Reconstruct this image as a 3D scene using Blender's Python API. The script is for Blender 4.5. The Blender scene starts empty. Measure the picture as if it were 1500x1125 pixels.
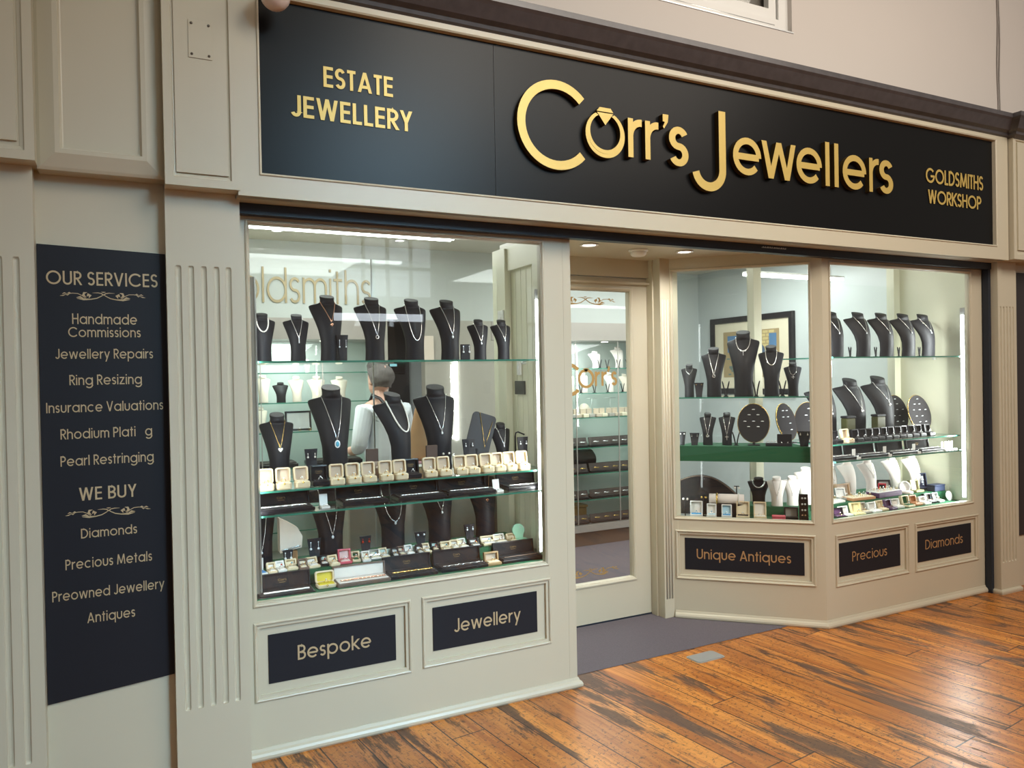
import bpy, bmesh, math, random
from math import sin, cos, pi, radians, sqrt, atan2
from mathutils import Vector, Matrix
random.seed(7)
SC = bpy.context.scene
COL = SC.collection

# ------------------------------------------------------------------ camera
def make_camera():
    yaw, pitch, roll = radians(26.4), radians(-0.58), radians(-1.08)
    fwd = Vector((sin(yaw)*cos(pitch), cos(yaw)*cos(pitch), sin(pitch)))
    right = Vector((cos(yaw), -sin(yaw), 0)); up = right.cross(fwd)
    r2 = right*cos(roll) + up*sin(roll); u2 = -right*sin(roll) + up*cos(roll)
    m = Matrix((r2, u2, -fwd)).transposed().to_4x4()
    m.translation = Vector((0, -3.13, 1.5))
    cam = bpy.data.cameras.new('camera'); o = bpy.data.objects.new('camera', cam)
    COL.objects.link(o); o.matrix_world = m
    cam.sensor_fit = 'HORIZONTAL'; cam.sensor_width = 36.0; cam.lens = 36.0*1110/1500
    cam.clip_start = 0.05; cam.clip_end = 100
    SC.camera = o
make_camera()

# ------------------------------------------------------------------ world, lights, exposure
SC.view_settings.view_transform = 'Standard'; SC.view_settings.look = 'None'
SC.view_settings.gamma = 1.0; SC.view_settings.use_curve_mapping = False
SC.view_settings.exposure = 0.0
SC.cycles.use_denoising = True
SC.cycles.max_bounces = 8; SC.cycles.transparent_max_bounces = 32
SC.cycles.sample_clamp_indirect = 6.0; SC.cycles.caustics_reflective = False; SC.cycles.caustics_refractive = False
w = bpy.data.worlds.new('mall_air'); SC.world = w; w.use_nodes = True
bg = w.node_tree.nodes['Background']; bg.inputs[0].default_value = (1.0, 0.91, 0.78, 1); bg.inputs[1].default_value = 0.24

def area(name, loc, target, size, power, color=(1, 1, 1), sy=None, spread=180):
    l = bpy.data.lights.new(name, 'AREA'); l.energy = power; l.color = color; l.size = size
    l.spread = radians(spread)
    if sy: l.shape = 'RECTANGLE'; l.size_y = sy
    o = bpy.data.objects.new(name, l); COL.objects.link(o)
    o.location = loc; d = Vector(target) - Vector(loc)
    o.rotation_euler = d.to_track_quat('-Z', 'Y').to_euler(); return o
WARM = (1.0, 0.90, 0.78); COOL = (0.86, 0.94, 1.0); LEDW = (0.95, 1.0, 0.97)
area('mall_overhead_light', (4.8, -3.6, 4.6), (4.2, -0.5, 0.8), 2.2, 76, (1.0, 0.90, 0.78))
area('mall_overhead_light', (0.4, -3.9, 4.8), (0.4, 0, 0.9), 1.4, 9, (1.0, 0.82, 0.60))
area('mall_overhead_light', (2.9, -4.2, 4.8), (3.0, 0, 1.3), 1.6, 43, (1.0, 0.89, 0.75), spread=90)  # added warm fill that lifts the centre and right of the shopfront
area('mall_cool_fill', (3.45, -8.2, 4.6), (0.95, 0, 0.25), 1.7, 27, (0.46, 0.78, 1.0), spread=34)  # added cool fill beamed at the lower left bay, also glows on the sign
# shop ceiling panels and display case strips
area('shop_ceiling_light', (1.2, 1.55, 2.46), (1.2, 1.55, 0), 0.9, 22, LEDW, 0.9)
area('shop_ceiling_light', (3.3, 1.55, 2.46), (3.3, 1.55, 0), 0.9, 24, LEDW, 0.9)
area('shop_ceiling_light', (4.4, 1.5, 2.46), (4.4, 1.5, 0), 0.7, 22, LEDW, 0.9)

# ------------------------------------------------------------------ materials
def new_mat(name):
    m = bpy.data.materials.new(name); m.use_nodes = True
    return m, m.node_tree, m.node_tree.nodes['Principled BSDF']
def mat(name, c, rough=0.5, metal=0.0, var=0.06, scale=30.0, bump=0.0, emit=None, es=0.0, spec=0.5, coat=0.0):
    m, nt, b = new_mat(name)
    N = nt.nodes; L = nt.links
    b.inputs['Roughness'].default_value = rough; b.inputs['Metallic'].default_value = metal
    b.inputs['Specular IOR Level'].default_value = spec
    if coat: b.inputs['Coat Weight'].default_value = coat; b.inputs['Coat Roughness'].default_value = 0.1
    tc = N.new('ShaderNodeTexCoord'); nz = N.new('ShaderNodeTexNoise'); nz.inputs['Scale'].default_value = scale
    nz.inputs['Detail'].default_value = 3
    L.new(tc.outputs['Object'], nz.inputs['Vector'])
    mx = N.new('ShaderNodeMix'); mx.data_type = 'RGBA'
    mx.inputs[6].default_value = tuple(max(0, x*(1-var)) for x in c) + (1,)
    mx.inputs[7].default_value = tuple(min(1, x*(1+var)) for x in c) + (1,)
    L.new(nz.outputs['Fac'], mx.inputs[0]); L.new(mx.outputs[2], b.inputs['Base Color'])
    if bump:
        bp = N.new('ShaderNodeBump'); bp.inputs['Strength'].default_value = bump; bp.inputs['Distance'].default_value = 0.002
        L.new(nz.outputs['Fac'], bp.inputs['Height']); L.new(bp.outputs['Normal'], b.inputs['Normal'])
    if emit:
        b.inputs['Emission Color'].default_value = emit + (1,); b.inputs['Emission Strength'].default_value = es
    return m
def glass_mat(name, tint=(0.97, 0.99, 0.98), base=0.04, grazing=0.9, rough=0.0):
    m = bpy.data.materials.new(name); m.use_nodes = True; nt = m.node_tree; N = nt.nodes; L = nt.links
    N.clear(); out = N.new('ShaderNodeOutputMaterial'); mix = N.new('ShaderNodeMixShader')
    t = N.new('ShaderNodeBsdfTransparent'); t.inputs[0].default_value = tint + (1,)
    g = N.new('ShaderNodeBsdfGlossy'); g.inputs['Roughness'].default_value = rough; g.inputs[0].default_value = (1, 1, 1, 1)
    lw = N.new('ShaderNodeLayerWeight'); lw.inputs[0].default_value = 0.5
    p = N.new('ShaderNodeMath'); p.operation = 'POWER'; p.inputs[1].default_value = 5
    ma = N.new('ShaderNodeMath'); ma.operation = 'MULTIPLY_ADD'; ma.inputs[1].default_value = grazing; ma.inputs[2].default_value = base
    L.new(lw.outputs['Facing'], p.inputs[0]); L.new(p.outputs[0], ma.inputs[0]); L.new(ma.outputs[0], mix.inputs[0])
    L.new(t.outputs[0], mix.inputs[1]); L.new(g.outputs[0], mix.inputs[2]); L.new(mix.outputs[0], out.inputs[0])
    return m
def emis(name, c, s):
    m = bpy.data.materials.new(name); m.use_nodes = True; nt = m.node_tree; nt.nodes.clear()
    e = nt.nodes.new('ShaderNodeEmission'); o = nt.nodes.new('ShaderNodeOutputMaterial')
    e.inputs[0].default_value = c + (1,); e.inputs[1].default_value = s
    nt.links.new(e.outputs[0], o.inputs[0]); return m
def floor_mat():
    m, nt, b = new_mat('old pine boards'); N = nt.nodes; L = nt.links
    def math_(op, a, bb=None, c=None):
        n = N.new('ShaderNodeMath'); n.operation = op
        for i, v in enumerate((a, bb, c)):
            if v is None: continue
            if isinstance(v, (int, float)): n.inputs[i].default_value = v
            else: L.new(v, n.inputs[i])
        return n.outputs[0]
    def mixc(f, a, bb, bt='MIX'):
        n = N.new('ShaderNodeMix'); n.data_type = 'RGBA'; n.blend_type = bt
        if isinstance(f, (int, float)): n.inputs[0].default_value = f
        else: L.new(f, n.inputs[0])
        for i, v in ((6, a), (7, bb)):
            if isinstance(v, tuple): n.inputs[i].default_value = v + (1,)
            else: L.new(v, n.inputs[i])
        return n.outputs[2]
    def ramp(f, lo, hi):
        n = N.new('ShaderNodeMapRange'); n.interpolation_type = 'SMOOTHSTEP'
        n.inputs[1].default_value = lo; n.inputs[2].default_value = hi; L.new(f, n.inputs[0]); return n.outputs[0]
    def noise(vec, scale, detail=4, rough=.55, dist=0):
        n = N.new('ShaderNodeTexNoise'); n.inputs['Scale'].default_value = scale; n.inputs['Detail'].default_value = detail
        n.inputs['Roughness'].default_value = rough; n.inputs['Distortion'].default_value = dist; L.new(vec, n.inputs['Vector']); return n.outputs['Fac']
    tc = N.new('ShaderNodeTexCoord'); mp = N.new('ShaderNodeMapping'); mp.inputs['Rotation'].default_value = (0, 0, radians(-7.5))
    L.new(tc.outputs['Object'], mp.inputs['Vector'])
    sp = N.new('ShaderNodeSeparateXYZ'); L.new(mp.outputs[0], sp.inputs[0])
    u = math_('DIVIDE', sp.outputs[0], 0.158); iu = math_('FLOOR', u); fu = math_('SUBTRACT', u, iu)
    wn = N.new('ShaderNodeTexWhiteNoise'); wn.noise_dimensions = '1D'; L.new(iu, wn.inputs['W'])
    v = math_('ADD', math_('DIVIDE', sp.outputs[1], 1.55), math_('MULTIPLY', wn.outputs['Value'], 7.3))
    iv = math_('FLOOR', v); fv = math_('SUBTRACT', v, iv)
    cb = N.new('ShaderNodeCombineXYZ'); L.new(iu, cb.inputs[0]); L.new(iv, cb.inputs[1])
    w2 = N.new('ShaderNodeTexWhiteNoise'); w2.noise_dimensions = '2D'; L.new(cb.outputs[0], w2.inputs['Vector'])
    rnd = w2.outputs['Value']
    # grain runs along each board
    gv = N.new('ShaderNodeCombineXYZ'); L.new(math_('MULTIPLY', sp.outputs[0], 26), gv.inputs[0]); L.new(math_('MULTIPLY', sp.outputs[1], 1.5), gv.inputs[1]); L.new(math_('MULTIPLY', rnd, 40), gv.inputs[2])
    grain = noise(gv.outputs[0], 1.0, 5, .62, .8)
    fine = noise(gv.outputs[0], 5.0, 3, .6)
    bv = N.new('ShaderNodeCombineXYZ'); L.new(math_('MULTIPLY', sp.outputs[0], 4.2), bv.inputs[0]); L.new(math_('MULTIPLY', sp.outputs[1], 0.9), bv.inputs[1]); L.new(math_('MULTIPLY', rnd, 3.0), bv.inputs[2])
    blotch = noise(bv.outputs[0], 1.4, 8, .66, .5)
    speck = noise(mp.outputs[0], 48, 4, .85); area_n = noise(mp.outputs[0], 1.1, 3, .5)
    col = mixc(ramp(grain, .34, .64), (0.42, 0.125, 0.020), (0.74, 0.295, 0.055))
    col = mixc(math_('MULTIPLY', ramp(rnd, .25, .95), .55), col, (0.33, 0.105, 0.026))
    col = mixc(math_('MULTIPLY', ramp(fine, .56, .72), .45), col, (0.16, 0.055, 0.018))
    worn = ramp(math_('ADD', blotch, math_('MULTIPLY', fine, .25)), .638, .722)
    col = mixc(math_('MULTIPLY', worn, .86), col, (0.070, 0.045, 0.034))
    col = mixc(math_('MULTIPLY', math_('MULTIPLY', ramp(speck, .555, .60), ramp(area_n, .36, .52)), .8), col, (0.05, 0.03, 0.022))
    kv = N.new('ShaderNodeTexVoronoi'); kv.inputs['Scale'].default_value = 3.1; kv.inputs['Randomness'].default_value = 1
    km = N.new('ShaderNodeMapping'); km.inputs['Scale'].default_value = (1.7, 1, 1); L.new(mp.outputs[0], km.inputs['Vector']); L.new(km.outputs[0], kv.inputs['Vector'])
    knot = math_('SUBTRACT', 1.0, ramp(kv.outputs['Distance'], .035, .075))
    col = mixc(math_('MULTIPLY', knot, .8), col, (0.07, 0.022, 0.010))
    gap = math_('MAXIMUM', math_('GREATER_THAN', math_('ABSOLUTE', math_('SUBTRACT', fu, .5)), .482), math_('GREATER_THAN', math_('ABSOLUTE', math_('SUBTRACT', fv, .5)), .4982))
    col = mixc(math_('MULTIPLY', gap, .95), col, (0.02, 0.012, 0.008))
    L.new(col, b.inputs['Base Color'])
    L.new(math_('ADD', math_('MULTIPLY', worn, .16), math_('ADD', .25, math_('MULTIPLY', fine, .16))), b.inputs['Roughness'])
    bp = N.new('ShaderNodeBump'); bp.inputs['Strength'].default_value = .35; bp.inputs['Distance'].default_value = .003
    L.new(math_('SUBTRACT', math_('MULTIPLY', grain, .4), gap), bp.inputs['Height']); L.new(bp.outputs[0], b.inputs['Normal'])
    return m
M = {}
M['cream'] = mat('cream gloss paint', (0.57, 0.53, 0.415), .36, var=.015, scale=5, bump=.02)
M['creamin'] = mat('pale cream interior paint', (0.72, 0.71, 0.56), .4, var=.015, scale=6)
M['wallup'] = mat('pinkish white plaster', (0.62, 0.575, 0.54), .7, var=.02, scale=3, bump=.05)
M['white'] = mat('white gloss', (0.80, 0.80, 0.78), .3, var=.01)
M['bulk'] = mat('white lacquer panel', (0.56, 0.60, 0.585), .03, var=.01, spec=.6)
M['shopwall'] = mat('pale blue grey wall', (0.60, 0.645, 0.645), .5, var=.02, scale=4)
M['mint'] = mat('mint back panel', (0.62, 0.69, 0.66), .4, var=.02)
M['greyband'] = mat('brushed grey panel', (0.42, 0.39, 0.36), .35, .3, var=.05, scale=12)
M['brown'] = mat('brown plinth', (0.16, 0.105, 0.08), .45, var=.1, scale=14)
M['carpet'] = mat('grey carpet', (0.125, 0.108, 0.125), .95, var=.25, scale=160, bump=.5)
M['carpetin'] = mat('blue grey shop carpet', (0.28, 0.29, 0.36), .9, var=.2, scale=140, bump=.4)
M['corn'] = mat('dark stained cornice', (0.078, 0.072, 0.078), .30, var=.35, scale=22)
M['sign'] = mat('satin black sign board', (0.006, 0.006, 0.0065), .31, var=.03, spec=.16)
M['board'] = mat('dark navy board', (0.0125, 0.0135, 0.019), .5, var=.04, spec=.3)
M['navy'] = mat('dark navy steel', (0.020, 0.028, 0.045), .4, .2, var=.1)
M['gold'] = mat('brushed gold', (0.58, 0.42, 0.12), .42, .3, var=.04, scale=60)
M['goldshade'] = mat('gold edge in painted shade', (0.07, 0.045, 0.012), .5, .3)  # sides of the raised letters, their shade put into the colour
M['goldvinyl'] = mat('gold vinyl', (0.40, 0.25, 0.085), .5, .2, var=.03)
M['palegold'] = mat('pale gold vinyl', (0.52, 0.40, 0.24), .5, .15, var=.03)
M['copper'] = mat('copper vinyl', (0.44, 0.26, 0.12), .5, .2, var=.03)
M['goldm'] = mat('yellow gold', (0.85, 0.58, 0.20), .22, .9)
M['rose'] = mat('rose gold', (0.85, 0.48, 0.34), .22, .9)
M['silver'] = mat('silver', (0.90, 0.90, 0.90), .22, .75)
M['gem'] = mat('bright stones', (0.90, 0.94, 0.98), .08, .1, var=.02)
M['blue'] = mat('blue stone', (0.10, 0.42, 0.62), .08, .1)
M['redgem'] = mat('red enamel', (0.60, 0.06, 0.03), .2)
M['pearl'] = mat('pearl', (0.85, 0.82, 0.77), .2)
M['black'] = mat('black leatherette', (0.012, 0.012, 0.016), .55, var=.12, scale=90, bump=.08, spec=.30)
M['linen'] = mat('cream linen', (0.78, 0.68, 0.58), .8, var=.05, scale=120, bump=.1)
M['blush'] = mat('white velvet', (0.86, 0.79, 0.75), .85, var=.03, scale=120)
M['green'] = mat('green baize', (0.010, 0.105, 0.045), .85, var=.15, scale=120)
M['glassedge'] = mat('green glass edge', (0.045, 0.22, 0.155), .15, var=.05, spec=.7)
M['glass'] = glass_mat('window glass', (0.985, 0.99, 0.985), .038)
M['shelf'] = glass_mat('shelf glass', (0.955, 0.985, 0.97), .035)
M['innerglass'] = glass_mat('cabinet glass', (0.975, 0.99, 0.985), .02)
M['boxcream'] = mat('cream leatherette', (0.72, 0.60, 0.40), .5, var=.04, scale=80)
M['boxlining'] = mat('pale suede lining', (0.58, 0.48, 0.38), .85, var=.05)
M['boxpad'] = mat('cream satin pad', (0.82, 0.74, 0.56), .6, var=.03)
M['jetbox'] = mat('black gloss box', (0.013, 0.012, 0.015), .34, var=.05, spec=.32)
M['jetpad'] = mat('black velvet pad', (0.018, 0.016, 0.018), .9)
M['alu'] = mat('aluminium', (0.60, 0.61, 0.61), .35, .8)
M['led'] = emis('lit tube', (0.95, 1.0, 0.98), 14.0)
M['ledsoft'] = emis('lit lens', (1.0, 0.96, 0.88), 9.0)
M['floor'] = floor_mat()
def cmat(key, c, rough=.5):
    if key not in M: M[key] = mat(key.replace('_', ' '), c, rough)
    return M[key]

# ------------------------------------------------------------------ mesh builder
class MB:
    def __init__(s): s.v = []; s.f = []; s.mi = []; s.sm = []
    def add(s, vs, fs, mi=0, smooth=False, mx=None):
        o = len(s.v)
        s.v += [tuple(mx @ Vector(p)) if mx else tuple(p) for p in vs]
        for f in fs: s.f.append(tuple(i+o for i in f)); s.mi.append(mi); s.sm.append(smooth)
        return s
    def box(s, x0, x1, y0, y1, z0, z1, mi=0, mx=None):
        vs = [(x, y, z) for z in (z0, z1) for y in (y0, y1) for x in (x0, x1)]
        return s.add(vs, [(0, 2, 3, 1), (4, 5, 7, 6), (0, 1, 5, 4), (2, 6, 7, 3), (0, 4, 6, 2), (1, 3, 7, 5)], mi, False, mx)
    def cbox(s, x0, x1, y0, y1, z0, z1, c=.004, mi=0, mx=None):   # box with chamfered vertical and horizontal edges
        def ring(a, z): return [(x0+a+c, y0+a, z), (x1-a-c, y0+a, z), (x1-a, y0+a+c, z), (x1-a, y1-a-c, z), (x1-a-c, y1-a, z), (x0+a+c, y1-a, z), (x0+a, y1-a-c, z), (x0+a, y0+a+c, z)]
        return s.loft([ring(c, z0), ring(0, z0+c), ring(0, z1-c), ring(c, z1)], mi, False, mx)
    def loft(s, rings, mi=0, smooth=True, mx=None, caps=True, closed=True):
        n = len(rings[0]); vs = [p for r in rings for p in r]; fs = []
        for k in range(len(rings)-1):
            for i in range(n if closed else n-1):
                j = (i+1) % n; fs.append((k*n+i, k*n+j, (k+1)*n+j, (k+1)*n+i))
        s.add(vs, fs, mi, smooth, mx)
        if caps and closed:
            s.add(rings[0], [tuple(range(n-1, -1, -1))], mi, False, mx); s.add(rings[-1], [tuple(range(n))], mi, False, mx)
        return s
    def prism(s, pts, y0, y1, mi=0, mx=None, side=None):   # polygon in (x,z) pushed along y, front at y0
        n = len(pts); vs = [(x, y0, z) for x, z in pts] + [(x, y1, z) for x, z in pts]
        s.add(vs, [tuple(range(n)), tuple(range(2*n-1, n-1, -1))], mi, False, mx)
        s.add(vs, [(i, (i+1) % n, n+(i+1) % n, n+i) for i in range(n)], mi if side is None else side, False, mx)
        return s
    def tube(s, pts, r, n=6, mi=0, mx=None, closed=False):
        P = [Vector(p) for p in pts]; rings = []; up = Vector((0.13, 0.31, .94)).normalized()
        for i, p in enumerate(P):
            a = P[i-1] if (i > 0 or closed) else p; b = P[(i+1) % len(P)] if (i < len(P)-1 or closed) else p
            t = (b-a); t = t.normalized() if t.length > 1e-9 else Vector((0, 0, 1))
            u = t.cross(up); u = u.normalized() if u.length > 1e-4 else t.orthogonal().normalized(); vv = t.cross(u)
            rr = r[i] if isinstance(r, (list, tuple)) else r
            rings.append([p + (u*cos(2*pi*k/n) + vv*sin(2*pi*k/n))*rr for k in range(n)])
        if closed: rings.append(rings[0])
        return s.loft(rings, mi, True, mx, caps=not closed)
    def lathe(s, prof, n=16, mi=0, mx=None, smooth=True):   # profile of (radius, z)
        return s.loft([[(max(r, 1e-4)*cos(2*pi*k/n), max(r, 1e-4)*sin(2*pi*k/n), z) for k in range(n)] for r, z in prof], mi, smooth, mx)
    def ball(s, c, r, n=8, mi=0, mx=None, sz=1):
        pr = [(r*sin(pi*k/n), -r*cos(pi*k/n)*sz) for k in range(n+1)]
        mm = Matrix.Translation(c); mm = mx @ mm if mx else mm
        return s.lathe(pr, n+2, mi, mm)
    def frame(s, x0, x1, z0, z1, prof, mi=0, mx=None):   # mitred moulding round a rectangle, prof = (inset, y)
        R = [[(x0+a, y, z0+a), (x1-a, y, z0+a), (x1-a, y, z1-a), (x0+a, y, z1-a)] for a, y in prof]
        return s.loft(R, mi, False, mx, caps=False)
    def holed(s, x0, x1, z0, z1, holes, y0, y1, mi=0, mx=None):
        xs = sorted({x0, x1, *[h[0] for h in holes], *[h[1] for h in holes]}); zs = sorted({z0, z1, *[h[2] for h in holes], *[h[3] for h in holes]})
        def solid(i, k):
            if i < 0 or k < 0 or i >= len(xs)-1 or k >= len(zs)-1: return False
            a, c = (xs[i]+xs[i+1])/2, (zs[k]+zs[k+1])/2
            return not any(h[0] < a < h[1] and h[2] < c < h[3] for h in holes)
        for i in range(len(xs)-1):
            for k in range(len(zs)-1):
                if not solid(i, k): continue
                A, B, Cc, D = xs[i], xs[i+1], zs[k], zs[k+1]
                s.add([(A, y0, Cc), (B, y0, Cc), (B, y0, D), (A, y0, D)], [(0, 1, 2, 3)], mi, False, mx)
                s.add([(A, y1, Cc), (B, y1, Cc), (B, y1, D), (A, y1, D)], [(3, 2, 1, 0)], mi, False, mx)
                if not solid(i-1, k): s.add([(A, y0, Cc), (A, y0, D), (A, y1, D), (A, y1, Cc)], [(0, 1, 2, 3)], mi, False, mx)
                if not solid(i+1, k): s.add([(B, y0, Cc), (B, y1, Cc), (B, y1, D), (B, y0, D)], [(0, 1, 2, 3)], mi, False, mx)
                if not solid(i, k-1): s.add([(A, y0, Cc), (A, y1, Cc), (B, y1, Cc), (B, y0, Cc)], [(0, 1, 2, 3)], mi, False, mx)
                if not solid(i, k+1): s.add([(A, y0, D), (B, y0, D), (B, y1, D), (A, y1, D)], [(0, 1, 2, 3)], mi, False, mx)
        return s
    def sweep(s, path, prof, mi=0, mx=None):   # plan polyline (x,y); prof = (outward offset, z); outward is to the right of travel
        n = len(path); dirs = [(Vector(path[i+1])-Vector(path[i])).normalized() for i in range(n-1)]; R = []
        for i in range(n):
            d0 = dirs[max(i-1, 0)]; d1 = dirs[min(i, n-2)]
            n0 = Vector((d0.y, -d0.x)); n1 = Vector((d1.y, -d1.x)); b = (n0+n1); b = b/(b.dot(n0)) if b.dot(n0) > .2 else n0
            R.append([(path[i][0]+b.x*o, path[i][1]+b.y*o, z) for o, z in prof])
        return s.loft(R, mi, False, mx)
    def mesh(s, name, mats):
        me = bpy.data.meshes.new(name); me.from_pydata(s.v, [], s.f)
        for m in mats: me.materials.append(m)
        me.polygons.foreach_set('material_index', s.mi); me.polygons.foreach_set('use_smooth', s.sm)
        bm = bmesh.new(); bm.from_mesh(me); bmesh.ops.remove_doubles(bm, verts=bm.verts, dist=1e-6)
        bmesh.ops.recalc_face_normals(bm, faces=bm.faces); bm.to_mesh(me); bm.free(); me.update(); return me
def rrect(w, h, r, n=4, cx=0, cz=0):
    out = []
    for (sx, sz, a0) in ((1, 1, 0), (-1, 1, 90), (-1, -1, 180), (1, -1, 270)):
        for k in range(n+1):
            a = radians(a0+90*k/n); out.append((cx+sx*(w/2-r)+r*cos(a), cz+sz*(h/2-r)+r*sin(a)))
    return out

# ------------------------------------------------------------------ object helpers
def link(name, data, parent=None, loc=(0, 0, 0), rz=0):
    o = bpy.data.objects.new(name, data); COL.objects.link(o); o.location = loc; o.rotation_euler = (0, 0, rz)
    if parent: o.parent = parent
    return o
def ob(name, mb, mats, parent=None, loc=(0, 0, 0), rz=0):
    if not isinstance(mats, (list, tuple)): mats = [mats]
    return link(name, mb.mesh(name, [M[m] if isinstance(m, str) else m for m in mats]), parent, loc, rz)
def tag(o, label, cat, group=None, kind=None):
    o['label'] = label; o['category'] = cat
    if group: o['group'] = group
    if kind: o['kind'] = kind
    return o
def struct(name, mb, mats, loc=(0, 0, 0), rz=0, parent=None, label=None, cat=None):
    o = ob(name, mb, mats, parent, loc, rz)
    if not parent: o['kind'] = 'structure'
    if label: o['label'] = label; o['category'] = cat or 'structure'
    return o
def empty(name, loc=(0, 0, 0), rz=0): return link(name, None, None, loc, rz)
CACHE = {}
def cached(key, fn, mats):
    if key not in CACHE: CACHE[key] = fn().mesh(key if isinstance(key, str) else str(key[0]), [M[m] for m in mats])
    return CACHE[key]
ORD = 'first second third fourth fifth sixth seventh eighth ninth tenth eleventh twelfth thirteenth fourteenth fifteenth sixteenth seventeenth eighteenth nineteenth twentieth'.split()
DA = (2.94, 0.60); DR = atan2(-0.693, 0.721)       # left end and turn of the angled window
def diag(s, off=0.0): return (DA[0]+.721*s+.693*off, DA[1]-.693*s+.721*off)

# ------------------------------------------------------------------ lettering: geometric stroke alphabet
XH = .735
def arc(cx, cz, r, a0, a1, n=None, rz=None):
    n = n or max(4, int(abs(a1-a0)/11)); rz = r if rz is None else rz
    return [(cx+r*cos(radians(a0+(a1-a0)*k/n)), cz+rz*sin(radians(a0+(a1-a0)*k/n))) for k in range(n+1)]
def glyph(ch, t):
    h = t/2; R = (XH-t)/2; m = XH/2; S = []; B = 1-h
    O = lambda cx=None: arc(m if cx is None else cx, m, R, 0, 360, 30)
    if ch == ' ': return [], .30
    if ch == 'o': return [O()], XH
    if ch == 'a': return [O(), [(XH-h, XH), (XH-h, 0)]], XH
    if ch == 'd': return [O(), [(XH-h, 1), (XH-h, 0)]], XH
    if ch == 'b': return [O(), [(h, 1), (h, 0)]], XH
    if ch == 'p': return [O(), [(h, XH), (h, -.3)]], XH
    if ch == 'q': return [O(), [(XH-h, XH), (XH-h, -.3)]], XH
    if ch == 'g': return [O(), [(XH-h, XH), (XH-h, -.02)] + arc(m, -.02, R, 0, -150, 14, .25)], XH
    if ch == 'c': return [arc(m, m, R, 48, 312)], XH*.93
    if ch == 'e': return [[(h, m-.01), (XH-h, m-.01)], arc(m, m, R, -2, 318)], XH
    if ch == 'h' or ch == 'n':
        w = .56; r = w/2-h
        return [[(h, 1 if ch == 'h' else XH), (h, 0)], arc(w/2, XH-h-r, r, 180, 0)+[(w-h, 0)]], w
    if ch == 'u':
        w = .56; r = w/2-h
        return [[(h, XH)]+arc(w/2, h+r, r, 180, 360)+[(w-h, XH)]], w
    if ch == 'm':
        w = .50; r = w/2-h
        return [[(h, XH), (h, 0)], arc(w/2, XH-h-r, r, 180, 0)+[(w-h, 0)], arc(w-h+r, XH-h-r, r, 180, 0)+[(w-h+2*r, 0)]], 2*w-t
    if ch == 'r': return [[(h, XH), (h, 0)], arc(h+.27, XH-h-.27, .27, 172, 84)], .34
    if ch == 'i': return [[(h, XH), (h, 0)], [(h, 1), (h, 1-t*1.1)]], t
    if ch == 'l': return [[(h, 1), (h, 0)]], t
    if ch == 'f': return [[(.11+h, 0), (.11+h, .78)]+arc(.11+h+.15, .80, .15, 180, 80), [(0, XH-h), (.32, XH-h)]], .34
    if ch == 't': return [[(.10+h, .95), (.10+h, 0)], [(0, XH-h), (.32, XH-h)]], .33
    if ch == 'k': return [[(h, 1), (h, 0)], [(.50, XH), (h, .30)], [(.17, .40), (.53, 0)]], .54
    if ch in 'sS':
        H = XH if ch == 's' else 1; w = .40 if ch == 's' else .50
        r = (H-t)/4; rx = (w-t)/2; cx = w/2
        return [arc(cx, H-h-r, rx, 25, 270, 18, r)[:-1]+arc(cx, h+r, rx, 90, -155, 18, r)], w
    if ch == 'v': return [[(h, XH), (.29, 0)], [(.29, 0), (.58-h, XH)]], .58
    if ch == 'w': return [[(h, XH), (.24, 0)], [(.24, 0), (.46, XH)], [(.46, XH), (.68, 0)], [(.68, 0), (.92-h, XH)]], .92
    if ch == 'y': return [[(h, XH), (.30, .02)], [(.60-h, XH), (.17, -.3)]], .60
    if ch == 'z': return [[(.02, XH-h), (.50, XH-h)], [(.44, XH-h), (.06, h)], [(.0, h), (.52, h)]], .52
    if ch == "'": return [[(h*1.1, 1), (h*1.1, .86), (0, .72)]], .12
    if ch == 'J': return [[(.44-h, 1), (.44-h, .24)]+arc(.22, .24, .22-h, 0, -165, 14, .24-h)], .44
    if ch == 'E': return [[(h, 1), (h, 0)], [(0, B), (.47, B)], [(0, .52), (.45, .52)], [(0, h), (.47, h)]], .47
    if ch == 'F': return [[(h, 1), (h, 0)], [(0, B), (.45, B)], [(0, .52), (.42, .52)]], .45
    if ch == 'L': return [[(h, 1), (h, 0)], [(0, h), (.42, h)]], .42
    if ch == 'T': return [[(.21, 1), (.21, 0)], [(0, B), (.42, B)]], .42
    if ch == 'I': return [[(h, 1), (h, 0)]], t
    if ch == 'A': return [[(h, 0), (.36, 1)], [(.36, 1), (.72-h, 0)], [(.16, .28), (.56, .28)]], .72
    if ch == 'V': return [[(h, 1), (.34, 0)], [(.34, 0), (.68-h, 1)]], .68
    if ch == 'W': return [[(h, 1), (.27, 0)], [(.27, 0), (.48, 1)], [(.48, 1), (.69, 0)], [(.69, 0), (.96-h, 1)]], .96
    if ch == 'M': return [[(h, 0), (.13+h*.4, 1)], [(.15, 1), (.44, .08)], [(.44, .08), (.73, 1)], [(.75-h*.4, 1), (.88-h, 0)]], .88
    if ch == 'Y': return [[(h, 1), (.30, .42)], [(.60-h, 1), (.30, .42)], [(.30, .46), (.30, 0)]], .60
    if ch == 'K': return [[(h, 1), (h, 0)], [(.55, 1), (h, .42)], [(.20, .56), (.58, 0)]], .58
    if ch == 'H': return [[(h, 1), (h, 0)], [(.62-h, 1), (.62-h, 0)], [(0, .52), (.62, .52)]], .62
    if ch == 'N': return [[(h, 1), (h, 0)], [(.66-h, 1), (.66-h, 0)], [(h, 1), (.66-h, 0)]], .66
    if ch == 'U': return [[(h, 1)]+arc(.31, .31, .31-h, 180, 360, 16)+[(.62-h, 1)]], .62
    if ch == 'O': return [arc(.5, .5, .5-h, 0, 360, 36)], 1.0
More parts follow.
